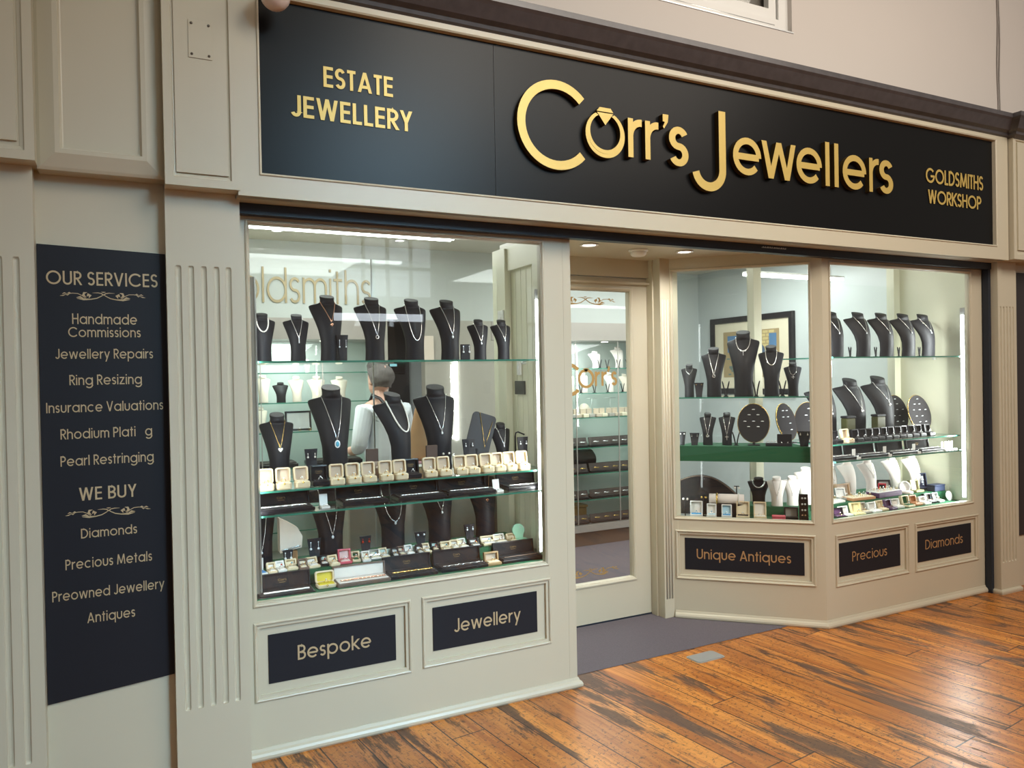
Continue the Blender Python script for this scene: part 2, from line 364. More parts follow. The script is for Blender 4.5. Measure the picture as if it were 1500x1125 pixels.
    if ch == 'Q': return [arc(.5, .5, .5-h, 0, 360, 36), [(.60, .30), (.92, 0)]], 1.0
    if ch == 'C': return [arc(.5, .5, .5-h, 40, 320, 30)], .90
    if ch == 'G': return [arc(.5, .5, .5-h, 40, 352, 32), [(.54, .46), (1, .46)]], 1.0
    if ch == 'D': return [[(h, 1), (h, 0)], [(0, B), (.24, B)]+arc(.24, .5, .46-h, 90, -90, 18, .5-h)+[(0, h)]], .70
    if ch in 'PRB':
        r = .25 if ch != 'B' else .235
        s = [[(h, 1), (h, 0)], [(0, B), (.24, B)]+arc(.24, B-r+h*.3, r-h*.3, 90, -90, 12)+[(0, B-2*r+h*.6)]]
        if ch == 'R': s.append([(.22, .48), (.50, 0)])
        if ch == 'B':
            r2 = (B-2*r+h*.6-h)/2; s.append([(0, B-2*r+h*.6), (.26, B-2*r+h*.6)]+arc(.26, h+r2, r2, 90, -90, 12)+[(0, h)])
        return s, .52
    return [], .3
def strip(mb, pts, t, place, y0, y1, side=0, wid=None):
    P = [Vector(p) for p in pts]; closed = (P[0]-P[-1]).length < 1e-6 and len(P) > 3
    if closed: P = P[:-1]
    n = len(P); Lf = []; Rt = []
    if n == 2 and not wid:
        d = P[1]-P[0]
        if abs(d.x) > .03 and abs(d.y) > .25*abs(d.x):
            hx = t/2*d.length/abs(d.y)
            Lf = [Vector((p.x-hx, p.y)) for p in P]; Rt = [Vector((p.x+hx, p.y)) for p in P]
    if not Lf:
        for i in range(n):
            a = P[i-1] if (i > 0 or closed) else None; b = P[(i+1) % n] if (i < n-1 or closed) else None
            d0 = (P[i]-a).normalized() if a is not None else (b-P[i]).normalized(); d1 = (b-P[i]).normalized() if b is not None else d0
            n0 = Vector((-d0.y, d0.x)); n1 = Vector((-d1.y, d1.x)); nn = (n0+n1)
            nn = nn.normalized() if nn.length > 1e-6 else n0
            k = (wid[i] if wid else t)/2/max(.5, nn.dot(n0)); Lf.append(P[i]+nn*k); Rt.append(P[i]-nn*k)
    vs = []
    for q in (Lf, Rt):
        for p in q: vs.append(place(p, y0))
    for q in (Lf, Rt):
        for p in q: vs.append(place(p, y1))
    F = []; Sd = []; m = n if closed else n-1
    for i in range(m):
        j = (i+1) % n
        F.append((i, j, n+j, n+i)); Sd += [(i, 2*n+i, 2*n+j, j), (n+i, n+j, 3*n+j, 3*n+i)]
    if not closed: Sd += [(0, n, 3*n, 2*n), (n-1, 3*n-1, 4*n-1, 2*n-1)]
    mb.add(vs, F, 0); mb.add(vs, Sd, side)
def text(mb, s, x0, x1, zb, cap, t=.105, y0=-.001, y1=0.0, gap=.115, side=0):
    items = []; x = 0
    for ch in s:
        st, adv = glyph(ch, t)
        items.append((x, st)); x += adv + (gap if ch != ' ' else 0)
    x -= gap; k = (x1-x0)/x
    for gx, st in items:
        for q, pl in enumerate(st):     # each stroke a hair deeper than the one before, so crossings never share a face
            strip(mb, pl, t, lambda p, y: (x0+(gx+p[0])*k, y, zb+p[1]*cap), y0+q*.00022, y1, side)
    return mb
ORNAMENT = [  # right half of the scroll, (points, widths) with half width 1
    ([(0, .015), (.06, -.03), (.16, -.085), (.30, -.115), (.46, -.12), (.62, -.10)], [.012, .02, .022, .024, .05, .005]),
    ([(.0, .0), (.05, .045), (.13, .06), (.26, .055)], [.03, .022, .02, .004]),
    ([(.46, -.10), (.54, -.06), (.63, -.075)], [.01, .045, .004]),
    ([(.42, -.09), (.50, -.02), (.60, .03), (.72, .035), (.80, .02)], [.014, .016, .016, .016, .01]),
    ([(.34, -.08), (.31, -.02), (.36, .01), (.39, -.04)], [.008, .05, .05, .006]),
    ([(.40, -.07), (.47, -.01), (.45, .05), (.38, .065)], [.006, .05, .045, .006]),
    ([(.74, .03), (.79, .045), (.84, .02)], [.006, .035, .004]), ([(.78, .02), (.83, -.015), (.88, .0)], [.006, .03, .004]),
    ([(.84, .02), (.90, .035), (.95, .01)], [.006, .03, .004]), ([(.86, -.0), (.93, -.03), (1.0, -.04)], [.006, .026, .004]),
    ([(0, .075), (.05, .085)], [.03, .006])]
def ornament(mb, cx, cz, hw, y0, y1, flip=1):
    for q, (pts, wd) in enumerate(ORNAMENT):
        for sgn in (1, -1):
            strip(mb, pts, .02, lambda p, y: (cx+sgn*p[0]*hw, y, cz+flip*p[1]*hw), y0+q*.00009+(sgn > 0)*.00004, y1, 0, wd)

# ------------------------------------------------------------------ floor, walls, mall beyond
struct('floor', MB().box(-4, 11, -9.3, 0.16, -.05, 0), 'floor', label='worn orange pine floorboards of the mall walkway', cat='floor')
struct('floor_entrance', MB().add([(1.86, .112, .002), (3.40, .135, .002), (3.60, .16, .002), (5.2, .16, .002), (5.2, 3.0, .002), (.36, 3.0, .002), (.36, .05, .002), (1.86, .05, .002)], [tuple(range(8))]).box(-.5, 5.3, .16, 3.1, -.05, 0.0), 'carpet', label='grey carpet in the shop entrance recess', cat='floor')
mb = MB().holed(-4, 11, 2.9, 6.2, [(2.31, 3.36, 3.41, 4.9)], 0.0, .25)
struct('wall_upper', mb, 'wallup', label='pinkish white plaster wall above the dark cornice', cat='wall')
# window above the cornice
t = empty('window_3', (0, 0, 0)); t['kind'] = 'structure'; t['label'] = 'white framed window high in the wall above the cornice'; t['category'] = 'window'
ob('window_frame', MB().frame(2.31, 3.36, 3.41, 4.9, [(0, .10), (0, .03), (.07, .03), (.07, .10)]).frame(2.385, 3.285, 3.485, 4.85, [(0, .08), (0, .045), (.055, .045), (.055, .08)]).box(2.38, 3.29, .07, .075, 4.1, 4.14), 'white', t)
ob('pane', MB().box(2.40, 3.27, .085, .091, 3.5, 4.85), 'glass', t)
ob('sill', MB().box(2.30, 3.37, -.004, .09, 3.405, 3.412), 'alu', t)
ob('dim_room_sheet', MB().box(2.40, 3.27, .11, .12, 3.5, 4.85), mat('dim room glass', (.16, .14, .12), .5), t)  # dark sheet standing in for the unlit room behind the pane
ob('stay_bar', MB().tube([(2.5, .035, 3.445), (3.26, .035, 3.445)], .006), 'alu', t)
mb = MB()
for (x, k) in ((5.255, 0), (5.275, 1)):
    mb.tube([(x+.006*sin(i*1.3+k), -.006, 3.05+i*.13) for i in range(22)], .004, 5)
tag(ob('wall_cable', mb, mat('grey cable', (.33, .30, .28), .6)), 'thin grey cables running up the white wall above cornice end', 'cable')
# opposite side of the mall (seen only in reflections)
WN = [(-2.6, -.9, 1.7, 3.6), (2.84, 4.5, 2.40, 2.65), (3.0, 4.65, 2.82, 3.9), (6.4, 7.6, 1.7, 3.2)]
WE = [1.0, 7.0, 1.5, 1.0]
struct('wall_opposite', MB().holed(-4, 11, 0, 6.2, WN, -9.35, -9.15), 'wallup')
for i, (a, b, c, d) in enumerate(WN):
    t = empty('window_%d' % (i+4)); t['kind'] = 'structure'
    ob('window_frame', MB().frame(a, b, c, d, [(0, -9.15), (.06, -9.15), (.06, -9.2), (0, -9.2)]), 'white', t)
    if i != 1:
        for k in (1, 2, 3): ob('glazing_bar', MB().box(a+(b-a)*k/4-.03, a+(b-a)*k/4+.03, -9.2, -9.16, c, d), 'white', t)
        ob('glazing_bar', MB().box(a, b, -9.2, -9.16, (c+d)/2-.03, (c+d)/2+.03), 'white', t)
    ob('pane', MB().box(a, b, -9.22, -9.21, c, d), emis('daylit pane', (.85, .93, 1.0), WE[i]), t)

# cornice
CP = [(-.06, 2.965), (-.02, 2.965), (.0, 2.975), (.018, 2.985), (.022, 3.0), (.045, 3.012), (.062, 3.035), (.080, 3.06), (.092, 3.072), (.092, 3.098), (-.06, 3.098)]
struct('trim_1', MB().sweep([(-1.6, -.13), (-.285, -.19), (.37, -.19), (.37, -.165), (5.075, -.165), (5.075, -.215), (6.2, -.215)], CP), 'corn', label='dark stained moulded cornice along the top of the shopfront', cat='trim')

# fascia frame with soffit
mb = MB().holed(.355, 5.07, 2.19, 2.985, [(.436, 4.945, 2.275, 2.95)], -.17, -.145)
mb.frame(.436, 4.945, 2.275, 2.95, [(-.006, -.17), (-.003, -.176), (.004, -.172), (.006, -.15)])
mb.box(.355, 5.07, -.146, .0, 2.19, 2.203).box(.355, 5.07, -.146, -.135, 2.19, 2.98)
struct('trim_2', mb, 'cream', label='cream moulded frame around the black fascia sign', cat='trim')
struct('wall_bulkhead', MB().box(.36, 5.09, -.02, .03, 2.17, 2.95), 'cream')
# roller shutter rail: dark strip over the windows and down the right side
t = empty('shutter_rail', (5.085, -.03, 0)); tag(t, 'dark navy roller shutter rail above windows and down right side', 'shutter')
ob('top_channel', MB().box(.355, 5.11, -.05, -.005, 2.148, 2.19), 'navy', t).location = (-5.085, .03, 0)
ob('side_guide', MB().box(5.056, 5.082, -.045, -.005, .0, 2.148), 'navy', t).location = (-5.085, .03, 0)
o = ob('label', MB().box(3.05, 3.24, -.0515, -.0502, 2.166, 2.184), 'navy', t); o.location = (-5.085, .03, 0)
mb = MB()
for i in range(22): mb.box(3.055+i*.0083, 3.060+i*.0083+.002*(i % 3), -.0525, -.0514, 2.172, 2.176+.004*(i % 2))
o = ob('label_print', mb, 'alu', t); o.location = (-5.085, .03, 0)

# ------------------------------------------------------------------ fascia sign
t = empty('fascia_sign', (2.69, -.145, 2.275)); tag(t, 'long black fascia sign with raised gold jeweller lettering', 'sign')
off = Vector((-2.69, .145, -2.275))
def fs(name, mb, mats, label=None):
    o = ob(name, mb, mats, t); o.location = off
    if label: o['label'] = label
    return o
fs('sign_panel', MB().box(.436, 1.4175, -.150, -.146, 2.275, 2.95).box(1.4195, 4.945, -.150, -.146, 2.275, 2.95), 'sign')
Y0, Y1 = -.1545, -.150
mb = MB(); text(mb, 'ESTATE', .681, .962, 2.644, .080, .155, Y0, Y1, .10, 1); fs('lettering', mb, ['gold', 'goldshade'], 'small gold words ESTATE JEWELLERY')
mb = MB(); text(mb, 'JEWELLERY', .554, 1.042, 2.513, .083, .155, Y0, Y1, .10, 1); fs('lettering', mb, ['gold', 'goldshade'], 'small gold words ESTATE JEWELLERY')
mb = MB(); text(mb, 'GOLDSMITHS', 4.282, 4.838, 2.620, .090, .15, Y0, Y1, .06, 1); fs('lettering', mb, ['gold', 'goldshade'], 'small gold words GOLDSMITHS WORKSHOP')
mb = MB(); text(mb, 'WORKSHOP', 4.300, 4.816, 2.497, .083, .15, Y0, Y1, .06, 1); fs('lettering', mb, ['gold', 'goldshade'], 'small gold words GOLDSMITHS WORKSHOP')
Y0, Y1 = -.178, -.150
DX = -.012
def big(pl, cx, cz, s, th): 
    mb = MB(); [strip(mb, q, th, lambda p, y: (cx+p[0]*s+DX, y, cz+p[1]*s), Y0, Y1, 1) for q in pl]
    fs('raised_letter', mb, ['gold', 'goldshade'])
big([arc(0, 0, .180, 43, 317, 40)], 1.727, 2.622, 1, .040)
# ring with a diamond in place of the letter o
mb = MB(); n = 40
out = arc(1.985+DX, 2.6115, .108, 118, 422, n); inn = arc(1.985+DX, 2.623, .083, 116, 424, n)
mb.add([(x, Y0, z) for x, z in out+inn]+[(x, Y1, z) for x, z in out+inn], [(i, i+1, n+2+i, n+1+i) for i in range(n)])
mb.add([(x, Y0, z) for x, z in out+inn]+[(x, Y1, z) for x, z in out+inn], [(i, i+1, 2*n+2+i+1, 2*n+2+i) for i in range(n)]+[(n+1+i, n+2+i, 3*n+4+i, 3*n+3+i) for i in range(n)], 1)
strip(mb, arc(1.985+DX, 2.619, .094, 205, 300, 16), .006, lambda p, y: (p[0], y, p[1]), Y0-.001, Y0, 1, [.001]+[.007]*15+[.001])
mb.prism([(1.955+DX, 2.735), (2.016+DX, 2.735), (2.031+DX, 2.716), (1.940+DX, 2.716)], Y0, Y1, 0, None, 1)
mb.prism([(1.941+DX, 2.711), (2.030+DX, 2.711), (1.9855+DX, 2.655)], Y0, Y1, 0, None, 1)
fs('ring_emblem', mb, ['gold', 'goldshade'], 'gold diamond ring emblem standing for the letter o')
SX = .262
def letters(s, x0, x1, zb, cap, th):
    mb = MB(); text(mb, s, x0+DX, x1+DX, zb, cap, th, Y0, Y1, .10, 1); fs('raised_letter', mb, ['gold', 'goldshade'])
letters('r', 2.112, 2.186, 2.523, .250, .135); letters('r', 2.211, 2.284, 2.523, .250, .135)
mb = MB().prism([(2.316+DX, 2.752), (2.351+DX, 2.752), (2.346+DX, 2.715), (2.323+DX, 2.683), (2.316+DX, 2.692), (2.329+DX, 2.715), (2.316+DX, 2.717)], Y0, Y1, 0, None, 1); fs('raised_letter', mb, ['gold', 'goldshade'])
letters('s', 2.352, 2.470, 2.510, .262, .13)
mb = MB(); strip(mb, [(2.687+DX, 2.815), (2.687+DX, 2.52)]+arc(2.600+DX, 2.515, .087, 0, -168, 20), .044, lambda p, y: (p[0], y, p[1]), Y0, Y1, 1); fs('raised_letter', mb, ['gold', 'goldshade'])
for c, a, b in (('e', 2.757, 2.948), ('w', 2.952, 3.195), ('e', 3.200, 3.390), ('l', 3.417, 3.449), ('l', 3.487, 3.519), ('e', 3.552, 3.742), ('r', 3.767, 3.842), ('s', 3.852, 3.968)):
    letters(c, a, b, 2.511, .240 if c == 'l' else .262, .128)

# ------------------------------------------------------------------ pilasters and panelled blocks on the left, pilaster on the right
def pilaster(x0, x1, yf, yb, z1, fl, zf0, zf1, wf=.021):
    mb = MB(); d = .009
    def prof(dep, wsc):
        pts = [(x0, yb), (x0, yf)]
        for c in fl:
            h = wf/2*wsc
            pts += [(c-wf/2-.002, yf)] + [(c-h*cos(pi*k/6), yf+d*dep*sin(pi*k/6)) for k in range(7)] + [(c+wf/2+.002, yf)]
        return pts + [(x1, yf), (x1, yb)]
    L = [(0, 0, .6), (zf0, 0, .6)]
    for k in (1, 2, 3): L.append((zf0+.011*(1-cos(pi/2*k/3)), sin(pi/2*k/3), .6+.4*sin(pi/2*k/3)))
    for k in (3, 2, 1): L.append((zf1-.011*(1-cos(pi/2*k/3)), sin(pi/2*k/3), .6+.4*sin(pi/2*k/3)))
    L += [(zf1, 0, .6), (z1, 0, .6)]
    return mb.loft([[(x, y, z) for x, y in prof(a, b)] for z, a, b in L], 0, False)
struct('wall_pilaster_left', pilaster(.108, .352, -.10, .0, 2.23, [.148, .191, .235, .279, .321], .290, 1.930), 'cream', label='cream fluted pilaster between services board and left window', cat='pilaster')
struct('wall_pilaster_far_left', pilaster(-.62, -.300, -.10, .0, 2.25, [-.552, -.501, -.452, -.402, -.353], .215, 1.935), 'cream', label='cream fluted pilaster at the left edge', cat='pilaster')
mb = pilaster(5.084, 5.285, -.09, .0, 2.23, [5.112, 5.146, 5.180, 5.214, 5.248], .205, 1.90, .016)
struct('wall_pilaster_right', mb, 'cream', label='cream fluted pilaster right of the roller shutter guide', cat='pilaster')
struct('baseboard_right', MB().sweep([(5.084, .0), (5.084, -.09), (5.285, -.09), (5.285, 0)], [(0, .03), (.006, .03), (.014, .022), (.016, .012), (.014, .0), (0, 0)]), 'cream')
struct('wall_services_recess', MB().box(-.62, .36, -.038, 0.2, 0, 2.99), 'cream', label='plain cream recess behind the services board', cat='wall')
def block(name, x0, x1, yf, z0, label, lip=.038):
    mb = MB().box(x0, x1, yf+.012, -.03, z0, 2.985)
    mb.holed(x0, x1, z0, 2.985, [(x0+.028, x1-.028, z0+.03, 2.96)], yf, yf+.013)
    mb.frame(x0+.028, x1-.028, z0+.03, 2.96, [(0, yf), (.004, yf+.008), (.014, yf+.010), (.016, yf+.012)])
    mb.box(x0+lip, x1-lip, yf+.002, yf+.013, z0+lip+.01, 2.95)
    return struct(name, mb, 'cream', label=label, cat='panel')
block('trim_3', .108, .360, -.180, 2.205, 'cream raised panel block above the left fluted pilaster')
block('trim_4', -.70, -.284, -.180, 2.245, 'cream raised panel block above the far left pilaster', .05)
block('trim_5', 5.080, 5.60, -.200, 2.195, 'cream raised panel block above the right pilaster', .05)
mb = MB().frame(-.284, .108, 2.235, 3.30, [(0, -.03), (0, -.112), (.010, -.118), (.055, -.135), (.070, -.135), (.076, -.120), (.080, -.118)]).box(-.21, .035, -.117, -.03, 2.31, 2.985).box(-.284, .108, -.11, -.03, 2.2352, 2.25)
struct('trim_6', mb, 'cream', label='cream moulded panel above the services board', cat='panel')
struct('trim_7', MB().box(.352, .366, -.10, 0, 0, 2.19), 'cream')
# blank plate with four screws on the raised panel
t = empty('blank_plate', (.2345, -.1785, 2.735)); tag(t, 'cream blank plate with four screws on the raised panel', 'plate')
ob('plate', MB().cbox(-.040, .040, -.0025, 0, -.068, .068, .0008), 'cream', t)
for sx in (-.029, .029):
    for sz in (-.055, .055):
        ob('screw', MB().lathe([(0, .0028), (.0045, .0026), (.0048, .0)], 10, 0, Matrix.Rotation(radians(90), 4, 'X')), cmat('dark_screw', (.10, .08, .06)), t, (sx, -.0022, sz))
# round fixture in the top left corner
t = empty('dome_fixture', (.484, -.15, 2.953)); tag(t, 'pale pinkish round dome fixture over the sign corner', 'fixture')
ob('dome', MB().ball((0, -.13, -.053), .054, 12), mat('pinkish white plastic', (.78, .66, .62), .35), t)
ob('arm', MB().tube([(0, 0, .02), (0, -.08, .02), (0, -.13, -.01)], .015, 8), 'white', t)

# services board
t = empty('services_board', (-.10, -.04, .40)); tag(t, 'tall dark navy board listing our services and we buy', 'sign')
def sb(name, mb, mats): o = ob(name, mb, mats, t); o.location = (.10, .04, -.40); return o
sb('board', MB().prism([(-.298, .384), (.107, .417), (.107, 1.976), (-.298, 1.991)], -.046, -.0385), 'board')
for s, a, b, z, cap, th in (('OUR SERVICES', -.272, .080, 1.852, .048, .125), ('Handmade', -.196, .009, 1.714, .037, .115), ('Commissions', -.209, .020, 1.668, .035, .115), ('Jewellery Repairs', -.250, .059, 1.591, .035, .115),
        ('Ring Resizing', -.209, .020, 1.498, .036, .115), ('Insurance Valuations', -.281, .089, 1.402, .036, .115), ('Rhodium Plati   g', -.240, .050, 1.308, .036, .115), ('Pearl Restringing', -.242, .053, 1.213, .036, .115),
        ('WE BUY', -.188, -.006, 1.088, .046, .13), ('Diamonds', -.185, -.007, .954, .034, .115), ('Precious Metals', -.235, .040, .848, .036, .115), ('Preowned Jewellery', -.277, .079, .741, .036, .115), ('Antiques', -.172, -.020, .651, .036, .115)):
    mb = MB(); text(mb, s, a, b, z, cap, th, -.0472, -.046, .12); sb('lettering', mb, 'palegold')
for z in (1.818, 1.044):
    mb = MB(); ornament(mb, -.0965, z, .135, -.0472, -.046); sb('scroll_ornament', mb, 'palegold')

# far right: dark board and wall of the next bay
struct('wall_right_recess', MB().box(5.285, 7.5, -.03, .2, 0, 2.99), 'cream')
tag(ob('side_board', MB().box(5.29, 5.9, -.040, -.031, .35, 2.14), mat('dark brown board', (.030, .024, .026), .5)), 'dark board at the right edge beyond the last pilaster', 'sign')

# ------------------------------------------------------------------ shopfront bays
GZ0, GZ1 = .622, 2.122
def bead(x0, x1, z0=GZ0, z1=GZ1, y=0.0): return MB().frame(x0-.016, x1+.016, z0-.018, z1+.014, [(0, y), (.001, y-.005), (.006, y-.008), (.011, y-.005), (.0165, y+.004), (.017, y+.03)])
PM = [(0, 0), (.001, -.006), (.005, -.009), (.010, -.007), (.014, .002), (.020, .004), (.024, .012), (.025, .014)]
def bay(name, x0, x1, glass, panels, loc, rz, wid, label, extra=None):
    holes = [(glass[0], glass[1], GZ0, GZ1)] + [(p[0]+.024, p[1]-.024, p[2]+.024, p[3]-.024) for p in panels]
    mb = MB().holed(x0, x1, 0, 2.17, holes, 0, .03)
    for p in panels:
        mb.frame(p[0], p[1], p[2], p[3], PM); mb.box(p[0]+.01, p[1]-.01, .013, .028, p[2]+.01, p[3]-.01)
    if extra: extra(mb)
    struct(name, mb, 'cream', loc, rz, label=label, cat='wall')
    t = empty(wid, loc, rz); t['kind'] = 'structure'; t['label'] = 'clear display window ' + label.split('below the ')[-1]; t['category'] = 'window'
    ob('window_frame', bead(glass[0], glass[1]), 'cream', t)
    ob('pane', MB().box(glass[0], glass[1], .010, .016, GZ0, GZ1), 'glass', t)
def postgroove(mb): mb.box(1.834, 1.837, -.0008, .001, .0, 2.15).box(1.7305, 1.733, -.0006, .001, .56, 2.15)
bay('wall_front_left', .36, 1.876, (.411, 1.714), [(.395, 1.044, .228, .544), (1.094, 1.736, .234, .546)], (0, 0, 0), 0, 'window_1', 'cream panelled stallriser below the left window', postgroove)
bay('wall_front_right', 3.566, 5.056, (3.636, 4.927), [(3.645, 4.294, .228, .534), (4.350, 4.988, .225, .530)], (0, 0, 0), 0, 'window_2', 'cream panelled stallriser below the right window')
bay('wall_front_angled', -.02, .868, (.018, .795), [(.013, .815, .240, .540)], (DA[0], DA[1], 0), DR, 'window_8', 'cream panelled stallriser below the angled window')
struct('wall_front_header', MB().box(0, .868, -.001, .03, 2.165, 2.2), 'cream', (DA[0], DA[1], 0), DR)
BB = [(0, .045), (.004, .045), (.008, .034), (.016, .028), (.021, .018), (.021, .008), (.016, .0), (0, 0)]
struct('baseboard_left', MB().sweep([(.36, 0), (1.876, 0), (1.876, .70)], BB), 'cream')
struct('baseboard_front', MB().sweep([(2.945, .595), (3.568, 0), (5.056, 0)], BB), 'cream')
# return wall of the left display (right inside face is boarded) and the entrance recess
mb = MB().box(1.812, 1.876, .028, .74, 0, 2.2)
x = .20
for i in range(5): mb.box(1.803, 1.814, x, x+.056, .622, 2.06); x += .060
mb.box(1.775, 1.815, .03, .20, .622, 2.18).box(1.770, 1.815, .50, .60, .622, 2.18).box(1.782, 1.815, .19, .51, 2.06, 2.18)
struct('wall_display_left', mb, 'creamin', label='cream boarded side wall inside the left display window', cat='wall')
tag(ob('notice_plate', MB().cbox(1.795, 1.803, .345, .455, 1.405, 1.475, .001), cmat('dark_plate', (.05, .05, .045))), 'small dark notice plate on the boarded side of left display', 'plate')
t = empty('alarm_sensor', (1.803, .40, 1.545)); tag(t, 'small white sensor on boarded side of left display', 'sensor')
ob('body', MB().cbox(-.014, 0, -.017, .017, -.04, .04, .004), 'white', t); ob('lens', MB().cbox(-.017, -.013, -.006, .006, -.006, .010, .001), 'gem', t)
t = empty('light_switch', (1.770, .55, 1.805)); tag(t, 'white switch high on the cream post of left display', 'switch')
ob('plate', MB().cbox(-.006, 0, -.035, .035, -.05, .05, .002), 'white', t); ob('rocker', MB().cbox(-.010, -.005, -.010, .010, -.014, .014, .001), 'white', t)
# door and its surround
struct('wall_door_head', MB().box(1.876, 2.96, .70, .80, 2.092, 2.2).frame(2.0, 2.87, 2.05, 2.3, [(0, .70), (.0, .692), (.01, .69)]), 'cream')
mb = MB().box(2.8575, 2.955, .665, .80, 0, 2.2).box(2.868, 2.94, .60, .69, 0, 2.2).box(1.86, 1.99, .70, .80, 0, 2.2)
for i in range(3): mb.tube([(2.885+.02*i, .600, .12), (2.885+.02*i, .600, 1.95)], .006, 6)
struct('wall_door_post', mb, 'cream', label='cream reeded post between the door and angled window', cat='post')
t = empty('door_1', (2.855, .72, 0)); t['kind'] = 'structure'; t['label'] = 'cream glazed shop door standing back in the entrance recess'; t['category'] = 'door'
dm = MB().holed(1.99, 2.856, .012, 2.088, [(2.11, 2.728, .250, 2.008)], .72, .765)
dm.frame(2.11, 2.728, .250, 2.008, [(-.022, .72), (-.020, .714), (-.012, .712), (-.004, .716), (.004, .735), (.004, .75)])
ob('door_leaf', dm, 'cream', t).location = (-2.855, -.72, 0)
ob('pane', MB().box(2.105, 2.733, .738, .744, .245, 2.013), 'glass', t).location = (-2.855, -.72, 0)
mb = MB(); ornament(mb, 2.42, 1.950, .215, .7345, .736); ornament(mb, 2.42, .318, .205, .7345, .736)
o = ob('scroll_ornament', mb, 'goldvinyl', t); o.location = (-2.855, -.72, 0)
mb = MB(); strip(mb, arc(2.295, 1.472, .088, 43, 317, 30), .022, lambda p, y: (p[0], y, p[1]), .7345, .736)
strip(mb, arc(2.415, 1.478, .050, 0, 360, 26), .016, lambda p, y: (p[0], y, p[1]), .7345, .736); mb.prism([(2.395, 1.540), (2.435, 1.540), (2.415, 1.512)], .7345, .736)
text(mb, "rr's", 2.476, 2.636, 1.432, .118, .14, .7345, .736, .12)
o = ob('lettering', mb, 'goldvinyl', t); o.location = (-2.855, -.72, 0)
ob('threshold', MB().box(1.99, 2.86, .72, .80, .0025, .012), 'navy', t).location = (-2.855, -.72, 0)
struct('ceiling_entrance', MB().add([(1.86, -.0, 2.2), (3.57, -.0, 2.2), (2.93, .61, 2.2), (2.93, .72, 2.2), (1.86, .72, 2.2)], [(0, 1, 2, 3, 4)]).box(1.86, 2.93, .0, .74, 2.201, 2.24), 'cream', label='cream ceiling of the entrance recess', cat='ceiling')
for i, (x, y) in enumerate(((2.194, .328), (2.84, .33))):
    t = empty('downlight', (x, y, 2.2)); tag(t, 'lit recessed downlight in entrance ceiling near the %s' % ('left display post', 'angled window')[i], 'light', 'entrance downlights')
    ob('trim_ring', MB().lathe([(.034, 0), (.050, -.002), (.052, -.006), (.046, -.009), (.036, -.006), (.034, .0)], 24), 'white', t)
    ob('lens', MB().lathe([(0, -.004), (.034, -.004), (.034, -.001), (0, -.001)], 20), 'ledsoft', t)
    l = bpy.data.lights.new('downlight_lamp', 'SPOT'); l.energy = 23; l.spot_size = radians(155); l.spot_blend = .8; l.shadow_soft_size = .035; l.color = (1, .95, .87)
    lo = bpy.data.objects.new('downlight_lamp', l); COL.objects.link(lo); lo.location = (x, y, 2.185)
t = empty('smoke_detector', (2.555, .383, 2.2)); tag(t, 'round white smoke detector on the entrance ceiling', 'smoke detector')
ob('base', MB().lathe([(0, 0), (.055, 0), (.056, -.008), (.052, -.012), (0, -.012)], 24), 'white', t); ob('cover', MB().lathe([(.046, -.012), (.044, -.026), (.034, -.036), (0, -.038)], 24), 'white', t)
# floor plate on the boards by the mat
t = empty('floor_plate', (2.66, -.005, 0), radians(2)); tag(t, 'grey metal floor socket cover set in the boards by the carpet', 'floor plate')
ob('lid', MB().prism(rrect(.175, .098, .016), -.004, 0, 0, Matrix.Rotation(radians(-90), 4, 'X')), mat('dull grey metal', (.42, .43, .42), .45, .4), t, (0, 0, 0))
ob('rim', MB().prism(rrect(.188, .110, .02), -.002, 0, 0, Matrix.Rotation(radians(-90), 4, 'X')), 'alu', t)

# black name boards under the windows
def nameboard(s, x0, x1, z0, z1, tx0, tx1, tz, cap, loc, rz, label, mt, th=.12):
    mx = (x0+x1)/2; c = Matrix.Rotation(rz, 4, 'Z') @ Vector((mx, .013, z0)); t = empty('name_board', (loc[0]+c.x, loc[1]+c.y, z0), rz); tag(t, label, 'sign', 'black name boards under the windows')
    ob('board', MB().cbox(x0-mx, x1-mx, -.004, 0, 0, z1-z0, .0006), 'board', t)
    mb = MB(); text(mb, s, tx0-mx, tx1-mx, tz-z0, cap, th, -.0052, -.004, .11); ob('lettering', mb, mt, t)
nameboard('Bespoke', .451, .978, .290, .486, .565, .869, .366, .060, (0, 0), 0, 'black board reading Bespoke under the left window', 'palegold')
nameboard('Jewellery', 1.148, 1.668, .297, .488, 1.247, 1.580, .364, .060, (0, 0), 0, 'black board reading Jewellery under the left window', 'palegold')
nameboard('Unique Antiques', .067, .752, .298, .491, .137, .678, .366, .060, (DA[0], DA[1]), DR, 'black board reading Unique Antiques under the angled window', 'copper')
nameboard('Precious', 3.690, 4.226, .282, .479, 3.797, 4.103, .360, .058, (0, 0), 0, 'black board reading Precious under the right window', 'copper', .10)
nameboard('Diamonds', 4.393, 4.928, .278, .474, 4.463, 4.838, .352, .060, (0, 0), 0, 'black board reading Diamonds under the right window', 'copper', .10)

